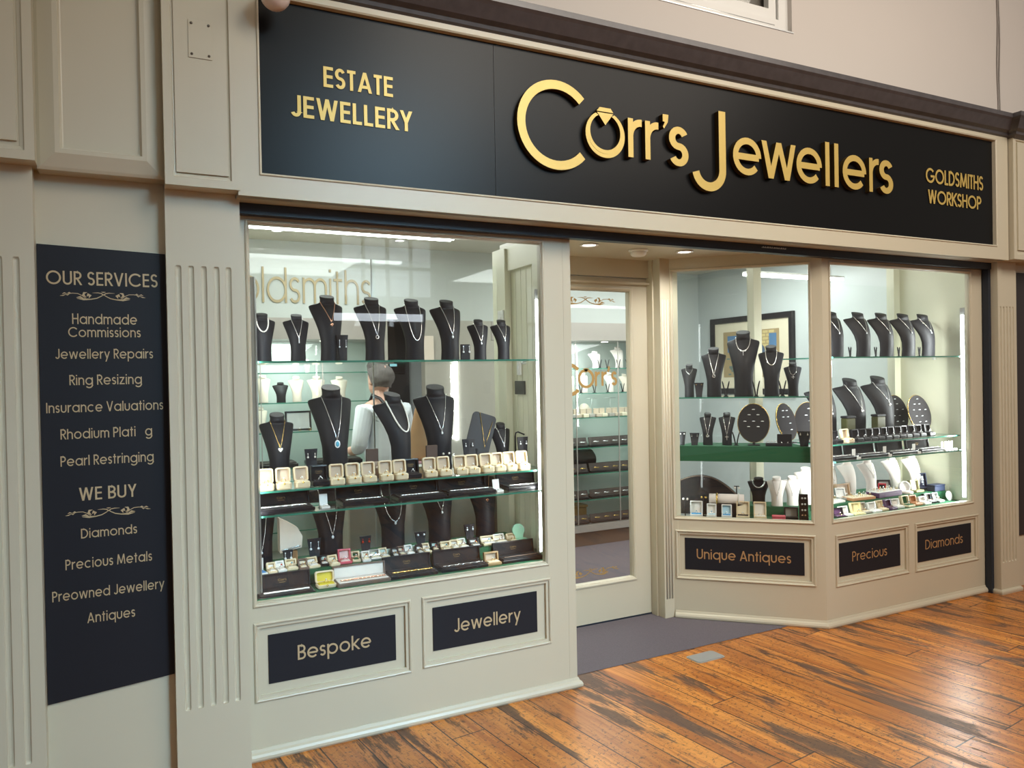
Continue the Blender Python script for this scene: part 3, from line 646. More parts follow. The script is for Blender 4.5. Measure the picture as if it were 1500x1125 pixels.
# ------------------------------------------------------------------ shop interior shell
struct('ceiling', MB().box(.0, 5.4, .03, 3.2, 2.51, 2.56), mat('shop ceiling paint', (.66, .64, .54), .6))
struct('wall_shop_left', MB().box(.30, .36, .03, 3.1, 0, 2.51), 'creamin')
struct('wall_shop_back', MB().box(.30, 4.40, 2.96, 3.06, 0, 2.51).box(4.34, 4.40, 2.90, 3.1, 0, 2.51), 'shopwall')
struct('wall_shop_corner', MB().box(4.40, 5.30, 3.0, 3.1, 0, 2.51), 'shopwall', label='pale blue grey wall at the far end of the shop', cat='wall')
struct('wall_shop_right', MB().box(5.20, 5.30, .60, 3.0, 0, 2.51), 'shopwall', label='pale blue grey shop wall that carries the painting', cat='wall')
struct('wall_display_right', MB().box(4.992, 5.30, .03, .60, 0, 2.51).box(4.93, 4.993, .555, .615, .60, 2.51), 'creamin', label='cream side wall inside the right display window', cat='wall')
struct('trim_8', MB().box(3.586, 3.651, .56, .62, .60, 2.51), 'creamin', label='cream post at the back of the angled display', cat='post')
struct('trim_9', MB().box(.36, 1.775, .56, .62, .52, .60).box(2.96, 4.93, .58, .64, .52, .60).box(2.96, 3.0, .60, .64, .60, 2.2), 'creamin')
# bulkhead with lettering and grey fascia band over the wall cabinets
mb = MB().box(.36, 4.40, 2.51, 2.96, 1.955, 2.51)
struct('wall_cabinet_bulkhead', mb, 'bulk', label='glossy white panel above the cabinets at back of shop', cat='wall')
struct('trim_10', MB().box(.36, 1.72, 2.505, 2.96, 1.80, 1.955).box(2.62, 4.40, 2.505, 2.96, 1.80, 1.955), 'greyband', label='grey band above the glass wall cabinets', cat='trim')
mb = MB(); text(mb, 'Goldsmiths', .455, 1.615, 2.062, .255, .075, 2.498, 2.510, .10)
tag(ob('wall_lettering', mb, mat('bronze lettering', (.36, .29, .17), .45, .3)), 'thin bronze lettering Goldsmiths on the white panel inside shop', 'lettering')
def led_batten(x0, x1, y, lab, zc=2.51):
    t = empty('ceiling_batten', ((x0+x1)/2, y, zc)); tag(t, lab, 'light', 'twin tube ceiling lights'); h = (x1-x0)/2
    ob('body', MB().box(-h, h, -.045, .045, -.014, 0), 'white', t)
    for s in (-.03, .03): ob('tube', MB().tube([(-h, s, -.022), (h, s, -.022)], .011, 8), 'led', t)
    return t
led_batten(.60, 2.05, 1.92, 'twin tube light on shop ceiling seen through left window')
t = led_batten(4.14, 5.14, 1.2, 'hanging twin tube light seen through the angled window', 2.258)
for s in (-.4, .4): ob('wire', MB().tube([(s, 0, 0), (s, 0, .252)], .002, 5), 'alu', t)
for i, (x, y) in enumerate(((.87, 2.13), (1.75, 2.2), (4.55, 2.0))):
    t = empty('downlight', (x, y, 2.51)); tag(t, 'small round downlight in the shop ceiling %s' % ('above the bronze lettering', 'over the dark doorway', 'by the painting')[i], 'light')
    ob('trim_ring', MB().lathe([(.030, 0), (.045, -.004), (.034, -.006), (.030, 0)], 18), 'white', t); ob('lens', MB().lathe([(0, -.003), (.03, -.003), (.03, -.001), (0, -.001)], 16), 'ledsoft', t)

# ------------------------------------------------------------------ shelves, decks and light strips of the display windows
def shelf(poly, z, label, th=.008, mats=('shelf', 'glassedge')):
    c = (sum(p[0] for p in poly)/len(poly), sum(p[1] for p in poly)/len(poly)); n = len(poly)
    vs = [(x-c[0], y-c[1], 0) for x, y in poly]+[(x-c[0], y-c[1], -th) for x, y in poly]
    t = empty('glass_shelf', (c[0], c[1], z)); tag(t, label, 'shelf')
    ob('slab', MB().add(vs, [tuple(range(n)), tuple(range(2*n-1, n-1, -1))]).add(vs, [(i, (i+1) % n, n+(i+1) % n, n+i) for i in range(n)], 1), list(mats), t)
    return t
def clip(t, pts):
    for p in pts: ob('bracket', MB().cbox(-.012, .012, -.008, .008, -.02, -.008, .002), 'alu', t, p)
rect = lambda x0, x1, y0, y1: [(x0, y0), (x1, y0), (x1, y1), (x0, y1)]
t = shelf(rect(.415, 1.765, .055, .46), 1.58, 'top glass shelf of the left window'); clip(t, [(.66, .0, 0), (-.66, 0, 0)])
shelf(rect(.405, 1.775, .075, .52), 1.05, 'glass shelf under the ring box row in left window')
shelf(rect(.405, 1.775, .05, .275), .955, 'glass shelf under the black bracelet boxes in left window')
t = shelf(rect(3.72, 4.985, .06, .48), 1.58, 'top glass shelf of the right window'); clip(t, [(.60, .0, 0)])
shelf(rect(3.74, 4.965, .10, .52), 1.05, 'glass shelf under the black ring boxes in right window')
shelf(rect(3.72, 4.985, .05, .40), .955, 'glass shelf under the bracelet trays in right window')
shelf([diag(.02, .05), diag(.79, .05), diag(.70, .40), diag(.10, .40)], 1.35, 'glass shelf of the angled window')
def plinth(name, poly, z0, z1, label, m='green'):
    c = (sum(p[0] for p in poly)/len(poly), sum(p[1] for p in poly)/len(poly)); n = len(poly)
    vs = [(x-c[0], y-c[1], 0) for x, y in poly]+[(x-c[0], y-c[1], z1-z0) for x, y in poly]
    return tag(ob(name, MB().add(vs, [tuple(range(n-1, -1, -1)), tuple(range(n, 2*n))]+[(i, (i+1) % n, n+(i+1) % n, n+i) for i in range(n)]), m, None, (c[0], c[1], z0)), label, 'display riser')
struct('trim_11', MB().box(.40, 1.80, .032, .58, .56, .60).box(.412, 1.765, .032, .052, .60, .621), 'green', label='green baize floor of the left window', cat='display floor')
p = [diag(.0, .034), diag(.86, .034), (3.60, .034), (4.99, .034), (4.99, .58), (2.98, .58)]
struct('trim_12', MB().add([(x, y, .56) for x, y in p]+[(x, y, .60) for x, y in p], [tuple(range(5, -1, -1)), tuple(range(6, 12))]+[(i, (i+1) % 6, 6+(i+1) % 6, 6+i) for i in range(6)]).box(3.66, 4.90, .036, .052, .60, .618).add([(*diag(a, o), z) for z in (.60, .618) for a, o in ((.04, .036), (.79, .036), (.79, .05), (.04, .05))], [(3, 2, 1, 0), (4, 5, 6, 7), (0, 1, 5, 4), (1, 2, 6, 5), (2, 3, 7, 6), (3, 0, 4, 7)]), 'green', label='green baize floor of the angled and right windows', cat='display floor')
plinth('display_riser', rect(.405, 1.77, .268, .56), .60, .66, 'low green baize step behind the front boxes of left window')
plinth('display_riser', rect(3.86, 4.98, .215, .56), .60, .66, 'low green baize step under the white busts of right window')
plinth('display_riser', [diag(.02, .05), diag(.795, .05), diag(.70, .30), diag(.10, .30)], .957, 1.05, 'deep green baize shelf across the angled window')
plinth('display_riser', [diag(.445, .24), diag(.80, .24), diag(.68, .42), diag(.45, .42)], .60, .66, 'low green baize step at back of angled window')
def ledstrip(x, y, z0, z1, rz, lab, power, lightdir):
    t = empty('light_strip', (x, y, z0), rz); tag(t, lab, 'light', 'vertical light strips')
    ob('housing', MB().box(-.014, .014, .010, .016, -.01, z1-z0+.05).box(-.014, -.011, -.004, .016, -.01, z1-z0+.05).box(.011, .014, -.004, .016, -.01, z1-z0+.05), 'alu', t)
    ob('lit_tube', MB().box(-.010, .010, -.006, .010, 0, z1-z0), 'led', t)
    area('light_strip_lamp', (x+lightdir[0]*.02, y+lightdir[1]*.02, (z0+z1)/2), (x+lightdir[0], y+lightdir[1], (z0+z1)/2), .02, power, LEDW, z1-z0)
ledstrip(1.728, .060, .66, 1.865, radians(-60), 'lit vertical light strip at right edge of left window', 4.5, (-.85, .5))
ledstrip(.424, .045, .66, 1.865, radians(150), 'lit vertical light strip at left edge of left window', 1.6, (.85, .5))
ledstrip(4.935, .055, .64, 1.85, radians(-60), 'lit vertical light strip at right edge of right window', 18, (-.85, .5))
ledstrip(3.655, .050, .64, 1.85, radians(150), 'lit vertical light strip hidden behind corner post', 7.5, (.75, .65))
x, y = diag(.0, .052); ledstrip(x, y, .64, 1.85, DR+radians(120), 'lit vertical light strip beside the angled window', 3, (.9, .2))
# sliding glass at the back of the displays
for i, (a, b, yy, lab) in enumerate(((.42, 1.09, .590, 'left sliding glass at back of left display'), (1.07, 1.770, .602, 'right sliding glass at back of left display'), (3.0, 3.586, .615, 'sliding glass at back of the angled display'), (3.651, 4.93, .590, 'sliding glass at back of right display'))):
    t = empty('sliding_glass', ((a+b)/2, yy, .60)); tag(t, lab, 'glass panel', 'sliding back glass'); h = (b-a)/2
    ob('pane', MB().box(-h, h, -.002, .002, 0, 1.50), 'innerglass', t); ob('edge_strip', MB().box(-h, -h+.006, -.004, .004, 0, 1.50), 'alu', t)

# ------------------------------------------------------------------ necklace busts and necklaces
BP = [(0, .285, 0, .03, .15), (.02, .29, 0, .03, .155), (.18, .28, -.014, .035, .155), (.34, .288, -.020, .045, .15), (.48, .335, -.010, .06, .145), (.60, .39, .018, .08, .14), (.70, .44, .056, .10, .13), (.77, .475, .090, .11, .125),
      (.815, .495, .112, .115, .115), (.838, .498, .124, .115, .10), (.855, .485, .132, .11, .09), (.870, .42, .138, .085, .09), (.882, .32, .142, .05, .11), (.894, .245, .145, .02, .14), (.912, .212, .148, .0, .17), (.945, .203, .156, .0, .18), (.985, .214, .165, .0, .19), (1.0, .208, .168, .0, .185)]
def bust_at(f):
    for a, b in zip(BP, BP[1:]):
        if a[0] <= f <= b[0]:
            k = (f-a[0])/(b[0]-a[0]); return [a[i]+(b[i]-a[i])*k for i in range(1, 5)]
    return BP[-1][1:]
def bust_surf(x, z, W, H):
    w, c, sw, th = bust_at(min(max(z/H, 0), 1)); u = min(abs(x)/(w*W), .999)
    return H*(c+sw*u*u-th/2*sqrt(1-u*u))
def bust_mesh(W, H):
    R = []; n = 28
    for z, w, c, sw, th in BP:
        tilt = .034 if z > .98 else (.014 if z > .93 else 0)
        R.append([(W*w*cos(2*pi*k/n), H*(c+sw*cos(2*pi*k/n)**2-th/2*sin(2*pi*k/n)), H*(z-tilt*sin(2*pi*k/n))) for k in range(n)])
    return MB().loft(R)
def bust(x, y, z, W, H, label, rz=0, m='black', group=None):
    o = link('necklace_bust', cached(('necklace_bust', round(W, 3), round(H, 3), m), lambda: bust_mesh(W, H), [m]), None, (x, y, z), rz)
    return tag(o, label, 'bust', group)
def necklace(x, y, z, W, H, label, rz=0, kind='V', pend='drop', m='silver', zp=.55, xs=.215, r=.0014, ps=.009):
    t = empty('necklace', (x, y, z), rz); tag(t, label, 'necklace', None)
    z0 = .905*H; X = xs*W; Z = zp*H; P = []
    for k in range(33):
        s = -1+k/16
        if kind == 'V': px = X*s*(1 if abs(s) > .0 else 0); a = abs(s); pz = Z+(z0-Z)*(a**1.08)
        else: px = X*sin(s*pi/2); pz = z0-(z0-Z)*cos(s*pi/2)**.9
        P.append((px, bust_surf(px, pz, W, H)-r*1.2, pz))
    e = (0, bust_at(.91)[1]*H, .915*H)
    P = [(P[0][0]*1.02, e[1], e[2])]+P+[(P[-1][0]*1.02, e[1], e[2])]
    if kind == 'B':     # strung beads
        mb = MB(); L = 0; Q = [Vector(p) for p in P]; d = 0
        for a, b in zip(Q, Q[1:]):
            seg = (b-a).length
            while d < seg: mb.ball(a+(b-a)*(d/seg), r, 6); d += 2*r
            d -= seg
        ob('beads', mb, m, t)
    else: ob('chain', MB().tube(P, r, 6), m, t)
    if not pend: return t
    py = bust_surf(0, Z-ps, W, H)-.003; c = (0, py, Z-ps)
    if pend == 'drop': ob('pendant', MB().ball(c, ps*.62, 8, 0, None, 1.25).tube([(0, py, Z), (0, py, Z-ps*.4)], .0012), 'gem', t)
    elif pend == 'ring': ob('pendant', MB().tube([(ps*cos(a*pi/9), py, Z-ps+ps*sin(a*pi/9)) for a in range(18)], .0022, 6, closed=True), m, t)
    elif pend == 'oval':
        mb = MB(); mb.lathe([(ps*1.05, 0), (ps*1.05, .004), (ps*.9, .005)], 20, 0, Matrix.Translation((0, py+.002, Z-ps*1.5)) @ Matrix.Diagonal((1, 1, 1.45, 1)) @ Matrix.Rotation(radians(90), 4, 'X'))
        o = ob('pendant', mb, 'gem', t); o['label'] = 'oval diamond pendant surround'
        o = ob('stone', MB().ball((0, py-.001, Z-ps*1.5), ps*.72, 10, 0, None, 1.5), 'blue', t); o['label'] = 'blue oval stone'
    elif pend == 'heart':
        pts = [(.0, -1.0), (.75, -.1), (.95, .35), (.7, .75), (.3, .75), (0, .45), (-.3, .75), (-.7, .75), (-.95, .35), (-.75, -.1)]
        ob('pendant', MB().prism([(a*ps, Z-ps*.7+b*ps) for a, b in pts], py-.002, py+.002), 'pearl', t)
    elif pend == 'cross': ob('pendant', MB().cbox(-.0018, .0018, py-.001, py+.001, Z-.034, Z-.002, .0004).cbox(-.010, .010, py-.001, py+.001, Z-.016, Z-.012, .0004), m, t)
    elif pend == 'bar': ob('pendant', MB().cbox(-.0022, .0022, py-.001, py+.001, Z-.022, Z, .0004), 'gem', t)
    elif pend == 'flower': ob('pendant', MB().ball(c, ps*.45, 7).ball((ps*.6, py, Z-ps*1.3), ps*.4, 6).ball((-ps*.5, py, Z-ps*1.5), ps*.4, 6).ball((.0, py, Z-ps*2), ps*.4, 6), m, t)
    elif pend == 'tee': ob('pendant', MB().cbox(-.017, .017, py-.001, py+.002, Z-.003, Z+.004, .0006).tube([(0, py, Z), (0, py, Z-.020)], .0016).ball((0, py, Z-.026), .0045, 8), 'gem', t)
    return t
def set_busts(rows, where, z, m='black', group=None, col='black'):
    for i, r in enumerate(rows):
        x, y, W, H, rz, nk = r[:6]; dsc = r[6]
        bust(x, y, z, W, H, ('%s bust wearing the %s, %s' if nk else 'bare %s bust, %s, %s') % (col, dsc, where), radians(rz), m, group)
        if nk:
            k = dict(nk); necklace(x, y, z, W, H, '%s on the %s bust, %s' % (dsc, col, where), radians(rz), **k)
g = 'necklace busts'
set_busts([
    (.486, .20, .115, .205, 0, dict(kind='B', pend=None, m='pearl', zp=.62, r=.0034), 'graduated pearl necklace at far left'),
    (.634, .22, .112, .205, 0, dict(pend='bar', zp=.50), 'silver lariat with bar drops'),
    (.782, .25, .155, .295, 4, dict(pend='flower', m='rose', zp=.60, r=.0019), 'rose gold chain'),
    (.985, .25, .158, .292, 2, dict(pend='ring', zp=.40, ps=.007), 'long silver chain with open round drop'),
    (1.176, .25, .160, .290, 0, dict(kind='U', pend=None, zp=.33, r=.0018), 'long plain silver rope chain'),
    (1.354, .25, .160, .290, 0, dict(pend='drop', zp=.42), 'silver chain with round gem drop'),
    (1.505, .24, .108, .198, -8, dict(pend='drop', zp=.45, ps=.007), 'fine silver chain with long drop'),
    (1.632, .24, .108, .198, -4, dict(pend='drop', zp=.52, ps=.006), 'fine silver chain at far right')], 'top shelf of left window', 1.58, group=g)
set_busts([
    (.560, .31, .150, .300, 0, dict(pend='heart', m='goldm', zp=.52, ps=.011, r=.0012), 'gold chain with pearl heart'),
    (.818, .36, .205, .415, 0, dict(pend='oval', zp=.42, ps=.012, xs=.235), 'silver chain with oval blue stone'),
    (1.140, .37, .205, .375, 26, dict(kind='U', pend=None, m='pearl', zp=.52, r=.0042, xs=.24), 'single strand of white pearls'),
    (1.332, .36, .215, .405, -4, dict(pend='drop', zp=.47, xs=.235), 'silver chain with single round drop'),
    (1.655, .32, .112, .210, -6, dict(pend='drop', zp=.50, ps=.006), 'little silver chain and drop')], 'middle shelf of left window', 1.05, group=g)
set_busts([
    (.485, .43, .20, .36, 6, dict(pend='drop', zp=.22, ps=.007), 'station chain at far left'),
    (.805, .43, .20, .36, 0, dict(pend='drop', zp=.33, ps=.010, xs=.24), 'silver chain with pear drop'),
    (1.108, .43, .205, .36, 0, dict(kind='U', pend='drop', zp=.42, r=.0019, ps=.009, xs=.24), 'thick silver chain with drop'),
    (1.350, .43, .205, .36, 0, dict(pend='drop', zp=.50, ps=.009, xs=.24), 'silver chain with square drop'),
    (1.602, .43, .185, .36, 0, dict(pend='flower', m='rose', zp=.62, ps=.010, xs=.235), 'rose gold chain with floral drop')], 'low row of left window', .66, group=g)
set_busts([((3.977, 4.227, 4.45, 4.668, 4.873)[i], .25, .215, .290, 0, dict(pend='drop', zp=.55+.01*i, ps=.007), d) for i, d in enumerate(('short silver chain nearest corner post', 'long silver chain with drop', 'silver chain with bar end', 'fine silver chain with drop', 'fine chain at far right'))], 'top shelf of right window', 1.58, group=g)
set_busts([
    (3.998, .34, .25, .36, 0, dict(pend='drop', zp=.5), 'silver chain by the corner post'),
    (4.271, .34, .26, .385, 0, dict(pend='ring', zp=.50, ps=.009), 'silver chain with ring drop'),
    (4.548, .34, .27, .395, 0, dict(pend='flower', m='silver', zp=.58, ps=.012), 'silver chain with leaf cluster')], 'middle shelf of right window', 1.05, group=g)
set_busts([(4.150, .45, .155, .225, 0, dict(pend='drop', m='silver', zp=.45, ps=.005, r=.0008), 'faint chain nearest corner post'), (4.285, .41, .155, .230, 0, None, 'second from the corner post'), (4.445, .38, .16, .232, 0, dict(pend='drop', m='silver', zp=.5, ps=.005, r=.0008), 'dark drop in middle'),
    (4.715, .40, .165, .232, 0, dict(pend='drop', m='silver', zp=.6, ps=.005, r=.0008), 'small drop fourth from left'), (4.885, .37, .165, .236, 0, dict(pend='drop', m='rose', zp=.5, ps=.005, r=.0008), 'rose drop at far right')], 'floor of right window', .66, 'blush', g, 'white')
def dset(rows, where, z, m='black', col='black'):
    set_busts([(*diag(r[0], r[1]), r[2], r[3], math.degrees(DR)+r[4], r[5], r[6]) for r in rows], where, z, m, g, col)
dset([(.097, .17, .100, .203, 3, dict(kind='U', pend='drop', zp=.72, ps=.004, r=.0010), 'short fine silver chain'), (.248, .17, .152, .302, 2, dict(pend='ring', zp=.45, ps=.008), 'silver chain with round halo'), (.425, .18, .198, .400, 0, dict(kind='U', pend='tee', zp=.70, r=.0028), 'bright collar with tee drop'),
    (.589, .17, .152, .305, 0, dict(kind='U', pend=None, zp=.62, r=.0030), 'thick bright collar'), (.712, .16, .104, .200, 0, dict(kind='U', pend='cross', zp=.64, r=.0009), 'fine chain with cross')], 'shelf of angled window', 1.35)
dset([(.207, .13, .102, .196, 0, dict(pend='ring', zp=.33, ps=.007, r=.001), 'silver chain with round cluster'), (.322, .13, .102, .196, 0, dict(pend='cross', zp=.34, r=.001), 'fine chain with small cross')], 'green shelf of angled window', 1.05)
dset([(.505, .30, .135, .165, 0, dict(kind='U', pend=None, zp=.66, r=.0045, xs=.26), 'wide bright collar')], 'floor of angled window', .66)
dset([(.612, .26, .118, .178, 0, dict(pend='bar', zp=.36, r=.0007), 'thin chain with letter drop'), (.705, .30, .118, .178, 0, dict(pend='drop', zp=.42, ps=.005, r=.0007), 'thin chain with tiny drop'), (.79, .36, .14, .225, 0, None, 'tallest of three')], 'floor of angled window', .66, 'blush', 'white')

# ------------------------------------------------------------------ ring boxes, rings, bracelet boxes and small stands
def ring_mesh(gem=True):
    mb = MB().tube([(.0085*cos(a*pi/9), 0, .0085*sin(a*pi/9)) for a in range(18)], .0013, 5, 0, None, True)
    return mb.ball((0, 0, .011), .0036, 6, 1)
def ring(x, y, z, label, m='silver', g='gem', rz=0, group=None):
    return tag(link('ring', cached(('ring', m, g), ring_mesh, [m, g]), None, (x, y, z), rz), label, 'ring', group)
def ringbox(x, y, z, label, w=.064, d=.052, hb=.026, lh=.060, rz=0, outer='boxcream', lin='boxlining', pad='boxpad', tilt=10, clasp=True, group=None, rng=None, rad=.010, lidr=None):
    t = empty('ring_box', (x, y, z), rz); tag(t, label, 'ring box', group)
    key = (w, d, hb, lh, tilt, rad)
    def base():
        mb = MB(); rr = lambda a, zz: [(px*(1-2*a/w), d/2+pz*(1-2*a/d), zz) for px, pz in rrect(w, d, min(rad, d*.3), 3)]
        return mb.loft([rr(.003, 0), rr(0, .004), rr(0, hb-.003), rr(.002, hb)], 0, False)
    def lid():
        mx = Matrix.Translation((0, d-.004, hb-.002)) @ Matrix.Rotation(radians(-tilt), 4, 'X'); mb = MB()
        O = rrect(w, lh, rad, 3, 0, lh/2); I = rrect(w-.013, lh-.013, rad*.6, 3, 0, lh/2)
        R = [[(a, yy, b) for a, b in q] for q, yy in ((I, .004), (I, -.012), (O, -.011), (O, .007), (rrect(w-.008, lh-.008, rad*.8, 3, 0, lh/2), .012))]
        return mb.loft(R, 0, False, mx, caps=False).add(R[-1], [tuple(range(len(O)))], 0, False, mx)
    def lining():
        mx = Matrix.Translation((0, d-.004, hb-.002)) @ Matrix.Rotation(radians(-tilt), 4, 'X')
        return MB().prism(rrect(w-.0132, lh-.0132, rad*.6, 3, 0, lh/2), .0035, .0050, 0, mx)
    link('base', cached(('base',)+key+(outer,), base, [outer]), t); link('lid', cached(('lid',)+key+(outer,), lid, [outer]), t)
    link('lid_lining', cached(('lid_lining',)+key+(lin,), lining, [lin]), t)
    link('ring_pad', cached(('ring_pad', w, d, hb, pad), lambda: MB().cbox(-w/2+.008, w/2-.008, .008, d-.010, hb-.002, hb+.004, .002), [pad]), t)
    if clasp: link('clasp', cached(('clasp', d, hb), lambda: MB().ball((0, -.001, hb-.002), .0045, 6).ball((0, d+.002, hb+.052), .0001, 3), ['goldm']), t)
    if rng:
        c = Matrix.Rotation(rz, 4, 'Z') @ Vector((0, d*.42, hb+.0095))
        ring(x+c.x, y+c.y, z+c.z-.002, *rng[:1], m=rng[1], g=rng[2], rz=rz, group=rng[3] if len(rng) > 3 else None)
    return t
def logo(mb, cx, cz, s, y0, y1, mx=None):
    m2 = MB(); text(m2, "Corr's", cx-s, cx+s, cz, s*.55, .10, y0, y1, .08); strip(m2, [(cx-s*.8, cz-s*.35), (cx+s*.8, cz-s*.35)], s*.08, lambda p, y: (p[0], y, p[1]), y0, y1)
    return mb.add(m2.v, m2.f, 0, False, mx)
def longbox(x, y, z, label, w=.235, d=.13, lh=.056, rz=0, outer='jetbox', pad='jetpad', withlogo=True, lidy=None, brace=None, logom='goldvinyl', bx=0):
    t = empty('bracelet_box', (x, y, z), rz); tag(t, label, 'jewellery box')
    ob('base', MB().cbox(-w/2, w/2, 0, d, 0, .016, .003), outer, t); ob('pad', MB().cbox(-w/2+.008, w/2-.008, .008, d-.012, .0155, .020, .002), pad, t)
    mx = Matrix.Translation((0, d-.006, .014)) @ Matrix.Rotation(radians(-8), 4, 'X')
    ob('lid', MB().cbox(-w/2, w/2, .002, .014, 0, lh, .003, 0, mx).frame(-w/2, w/2, 0, lh, [(.0, .003), (.0, -.008), (.005, -.008), (.005, .003)], 0, mx), outer, t)
    ob('lid_lining', MB().box(-w/2+.005, w/2-.005, .0005, .003, .004, lh-.004, 0, mx), 'jetpad' if outer == 'jetbox' else pad, t)
    if withlogo: ob('lid_emblem', logo(MB(), bx, lh*.48, .017, -.0006, .0004, mx), logom, t)
    if brace:
        lab, m, r, a, b = brace
        pts = [(a+(b-a)*i/40, .030+.004*sin(i*.9)*(1 if r < .003 else .3), .0205+r) for i in range(41)]
        c = Matrix.Rotation(rz, 4, 'Z'); pts = [c @ Vector(p)+Vector((x, y, z)) for p in pts]; o = pts[20]
        tag(ob('bracelet', MB().tube([p-o for p in pts], r, 6), m, None, o), lab, 'bracelet')
    return t
def ear_pair(cx, cy, cz, sep, label, rz=0, kind='drop', m='gem', drop=.018, s=.0045):
    for k in (-1, 1):
        c = Matrix.Rotation(rz, 4, 'Z') @ Vector((k*sep/2, 0, 0))
        def f():
            if kind == 'stud': return MB().ball((0, 0, 0), s, 8)
            return MB().ball((0, 0, 0), s*.55, 6).tube([(0, 0, 0), (0, 0, -drop)], .0009, 5).ball((0, 0, -drop), s, 8)
        tag(link('earring', cached(('earring', kind, m, drop, s), f, [m]), None, (cx+c.x, cy+c.y, cz+c.z)), label, 'earring', 'earring pairs')
def earstand(x, y, z, w, h, label, elabel, rz=0, kind='drop', m='gem', top=.86, drop=.018, s=.0045, mt='black', sep=.55):
    t = empty('earring_stand', (x, y, z), rz); tag(t, label, 'earring stand', 'earring stands')
    R = []
    for k in range(9):
        f = k/8; hw = w/2*(.62+.38*f**1.3); yy = .006*sin(f*pi)-.020*(f-.2)*(f > .2)*-1
        R.append([(-hw, yy, h*f), (0, yy-.003, h*f), (hw, yy, h*f), (hw, yy+.008, h*f), (0, yy+.006, h*f), (-hw, yy+.008, h*f)])
    ob('panel', MB().loft(R, 0, False), mt, t); ob('foot', MB().cbox(-w*.31, w*.31, -.004, .030, 0, .005, .001), mt, t)
    f = top; yy = .006*sin(f*pi)+.020*(f-.2)-.007
    c = Matrix.Rotation(rz, 4, 'Z') @ Vector((0, yy, h*f)); ear_pair(x+c.x, y+c.y, z+c.z, w*sep, elabel, rz, kind, m, drop, s)
def prong(x, y, z, label, rz=0, h=.075, m='black'):
    t = empty('ring_prong_stand', (x, y, z), rz); tag(t, label, 'ring stand', 'two prong ring stands')
    def arm(s): return MB().tube([(s*(.004+.017*(k/7)**1.4), .002*k/7, .003+h*k/7) for k in range(8)], [.0042]*7+[.0028], 8)
    ob('arm', arm(-1), m, t); ob('arm', arm(1), m, t); ob('foot', MB().cbox(-.014, .014, -.010, .012, 0, .004, .001), m, t)
def card(x, y, z, w, h, label, rz=0, m='pricecard'):
    cmat('pricecard', (.50, .64, .58), .2)
    t = empty('price_card', (x, y, z), rz); tag(t, label, 'price card', 'blank price cards')
    mx = Matrix.Rotation(radians(-14), 4, 'X'); ob('plate', MB().box(-w/2, w/2, 0, .002, 0, h, 0, mx), m, t); ob('foot', MB().box(-w/4, w/4, 0, .016, 0, .002), m, t)
def ovalboard(x, y, z, w, h, label, rlabel, rz=0, tilt=14, lift=.018, spots=None, yaw=0):
    t = empty('ring_board', (x, y, z), rz); tag(t, label, 'ring board')
    mx = Matrix.Translation((0, 0, lift)) @ Matrix.Rotation(radians(yaw), 4, 'Z') @ Matrix.Rotation(radians(-tilt), 4, 'X')
    E = [(w/2*cos(a*pi/18), h/2+h/2*sin(a*pi/18)) for a in range(36)]
    ob('board', MB().prism(E, 0, .012, 0, mx), 'jetpad', t)
    ob('gold_rim', MB().tube([mx @ Vector((a, .004, b)) for a, b in E], .0038, 6, 0, None, True), 'goldm', t)
    ob('foot', MB().tube([(0, .004, 0), (0, .012, lift+.01)], .008, 8).cbox(-.035, .035, -.02, .035, 0, .006, .002), 'black', t)
    for a, b in spots:
        p = Matrix.Translation((x, y, z)) @ Matrix.Rotation(rz, 4, 'Z') @ mx @ Vector((a*w/2, -.002, h/2+b*h/2))
        tag(link('ring', cached('ring_on_board', lambda: MB().tube([(-.009, 0, 0), (-.004, -.003, .001), (.004, -.003, .001), (.009, 0, 0)], [.0012, .0028, .0028, .0012], 6), ['gem']), None, p, rz), rlabel, 'ring', rlabel)

# left window, middle shelf: the row of ring boxes
row = [(.472, 0), (.541, 0), (.618, 0), (.697, 1), (.765, 0), (.839, 0), (.907, 0), (.984, 0), (1.053, 0), (1.114, 1), (1.192, 0), (1.264, 0), (1.345, 0), (1.406, 0), (1.481, 0), (1.544, 0), (1.603, 0), (1.674, 0)]
nc = 0
for i, (x, k) in enumerate(row):
    y = .088+.0015*i; wh = 'row of the left window'
    if k:
        q = 'left' if x < .9 else 'right'
        t = ringbox(x, y+.012, 1.05, 'black ring box with gold emblem, %s one in cream %s' % (q, wh), .070, .055, .020, .066, 0, 'jetbox', 'jetpad', 'jetpad', 6, False, 'ring boxes in the left window row', ('bright ring in the %s black box, cream %s' % (q, wh), 'silver', 'gem'), .004)
        ob('lid_emblem', logo(MB(), 0, .036, .014, .0027, .0033, Matrix.Translation((0, .051, .018)) @ Matrix.Rotation(radians(-6), 4, 'X')), 'goldvinyl', t)
    else:
        nc += 1; o = ORD[nc-1]
        ringbox(x, y, 1.05, 'open cream ring box, %s from left in middle row of left window' % o, .061, .050, .026, .062, radians(random.uniform(-4, 5)), group='ring boxes in the left window row', rng=('gold ring in the %s cream box, middle row of left window' % o, 'goldm' if nc % 3 else 'silver', 'gem'))
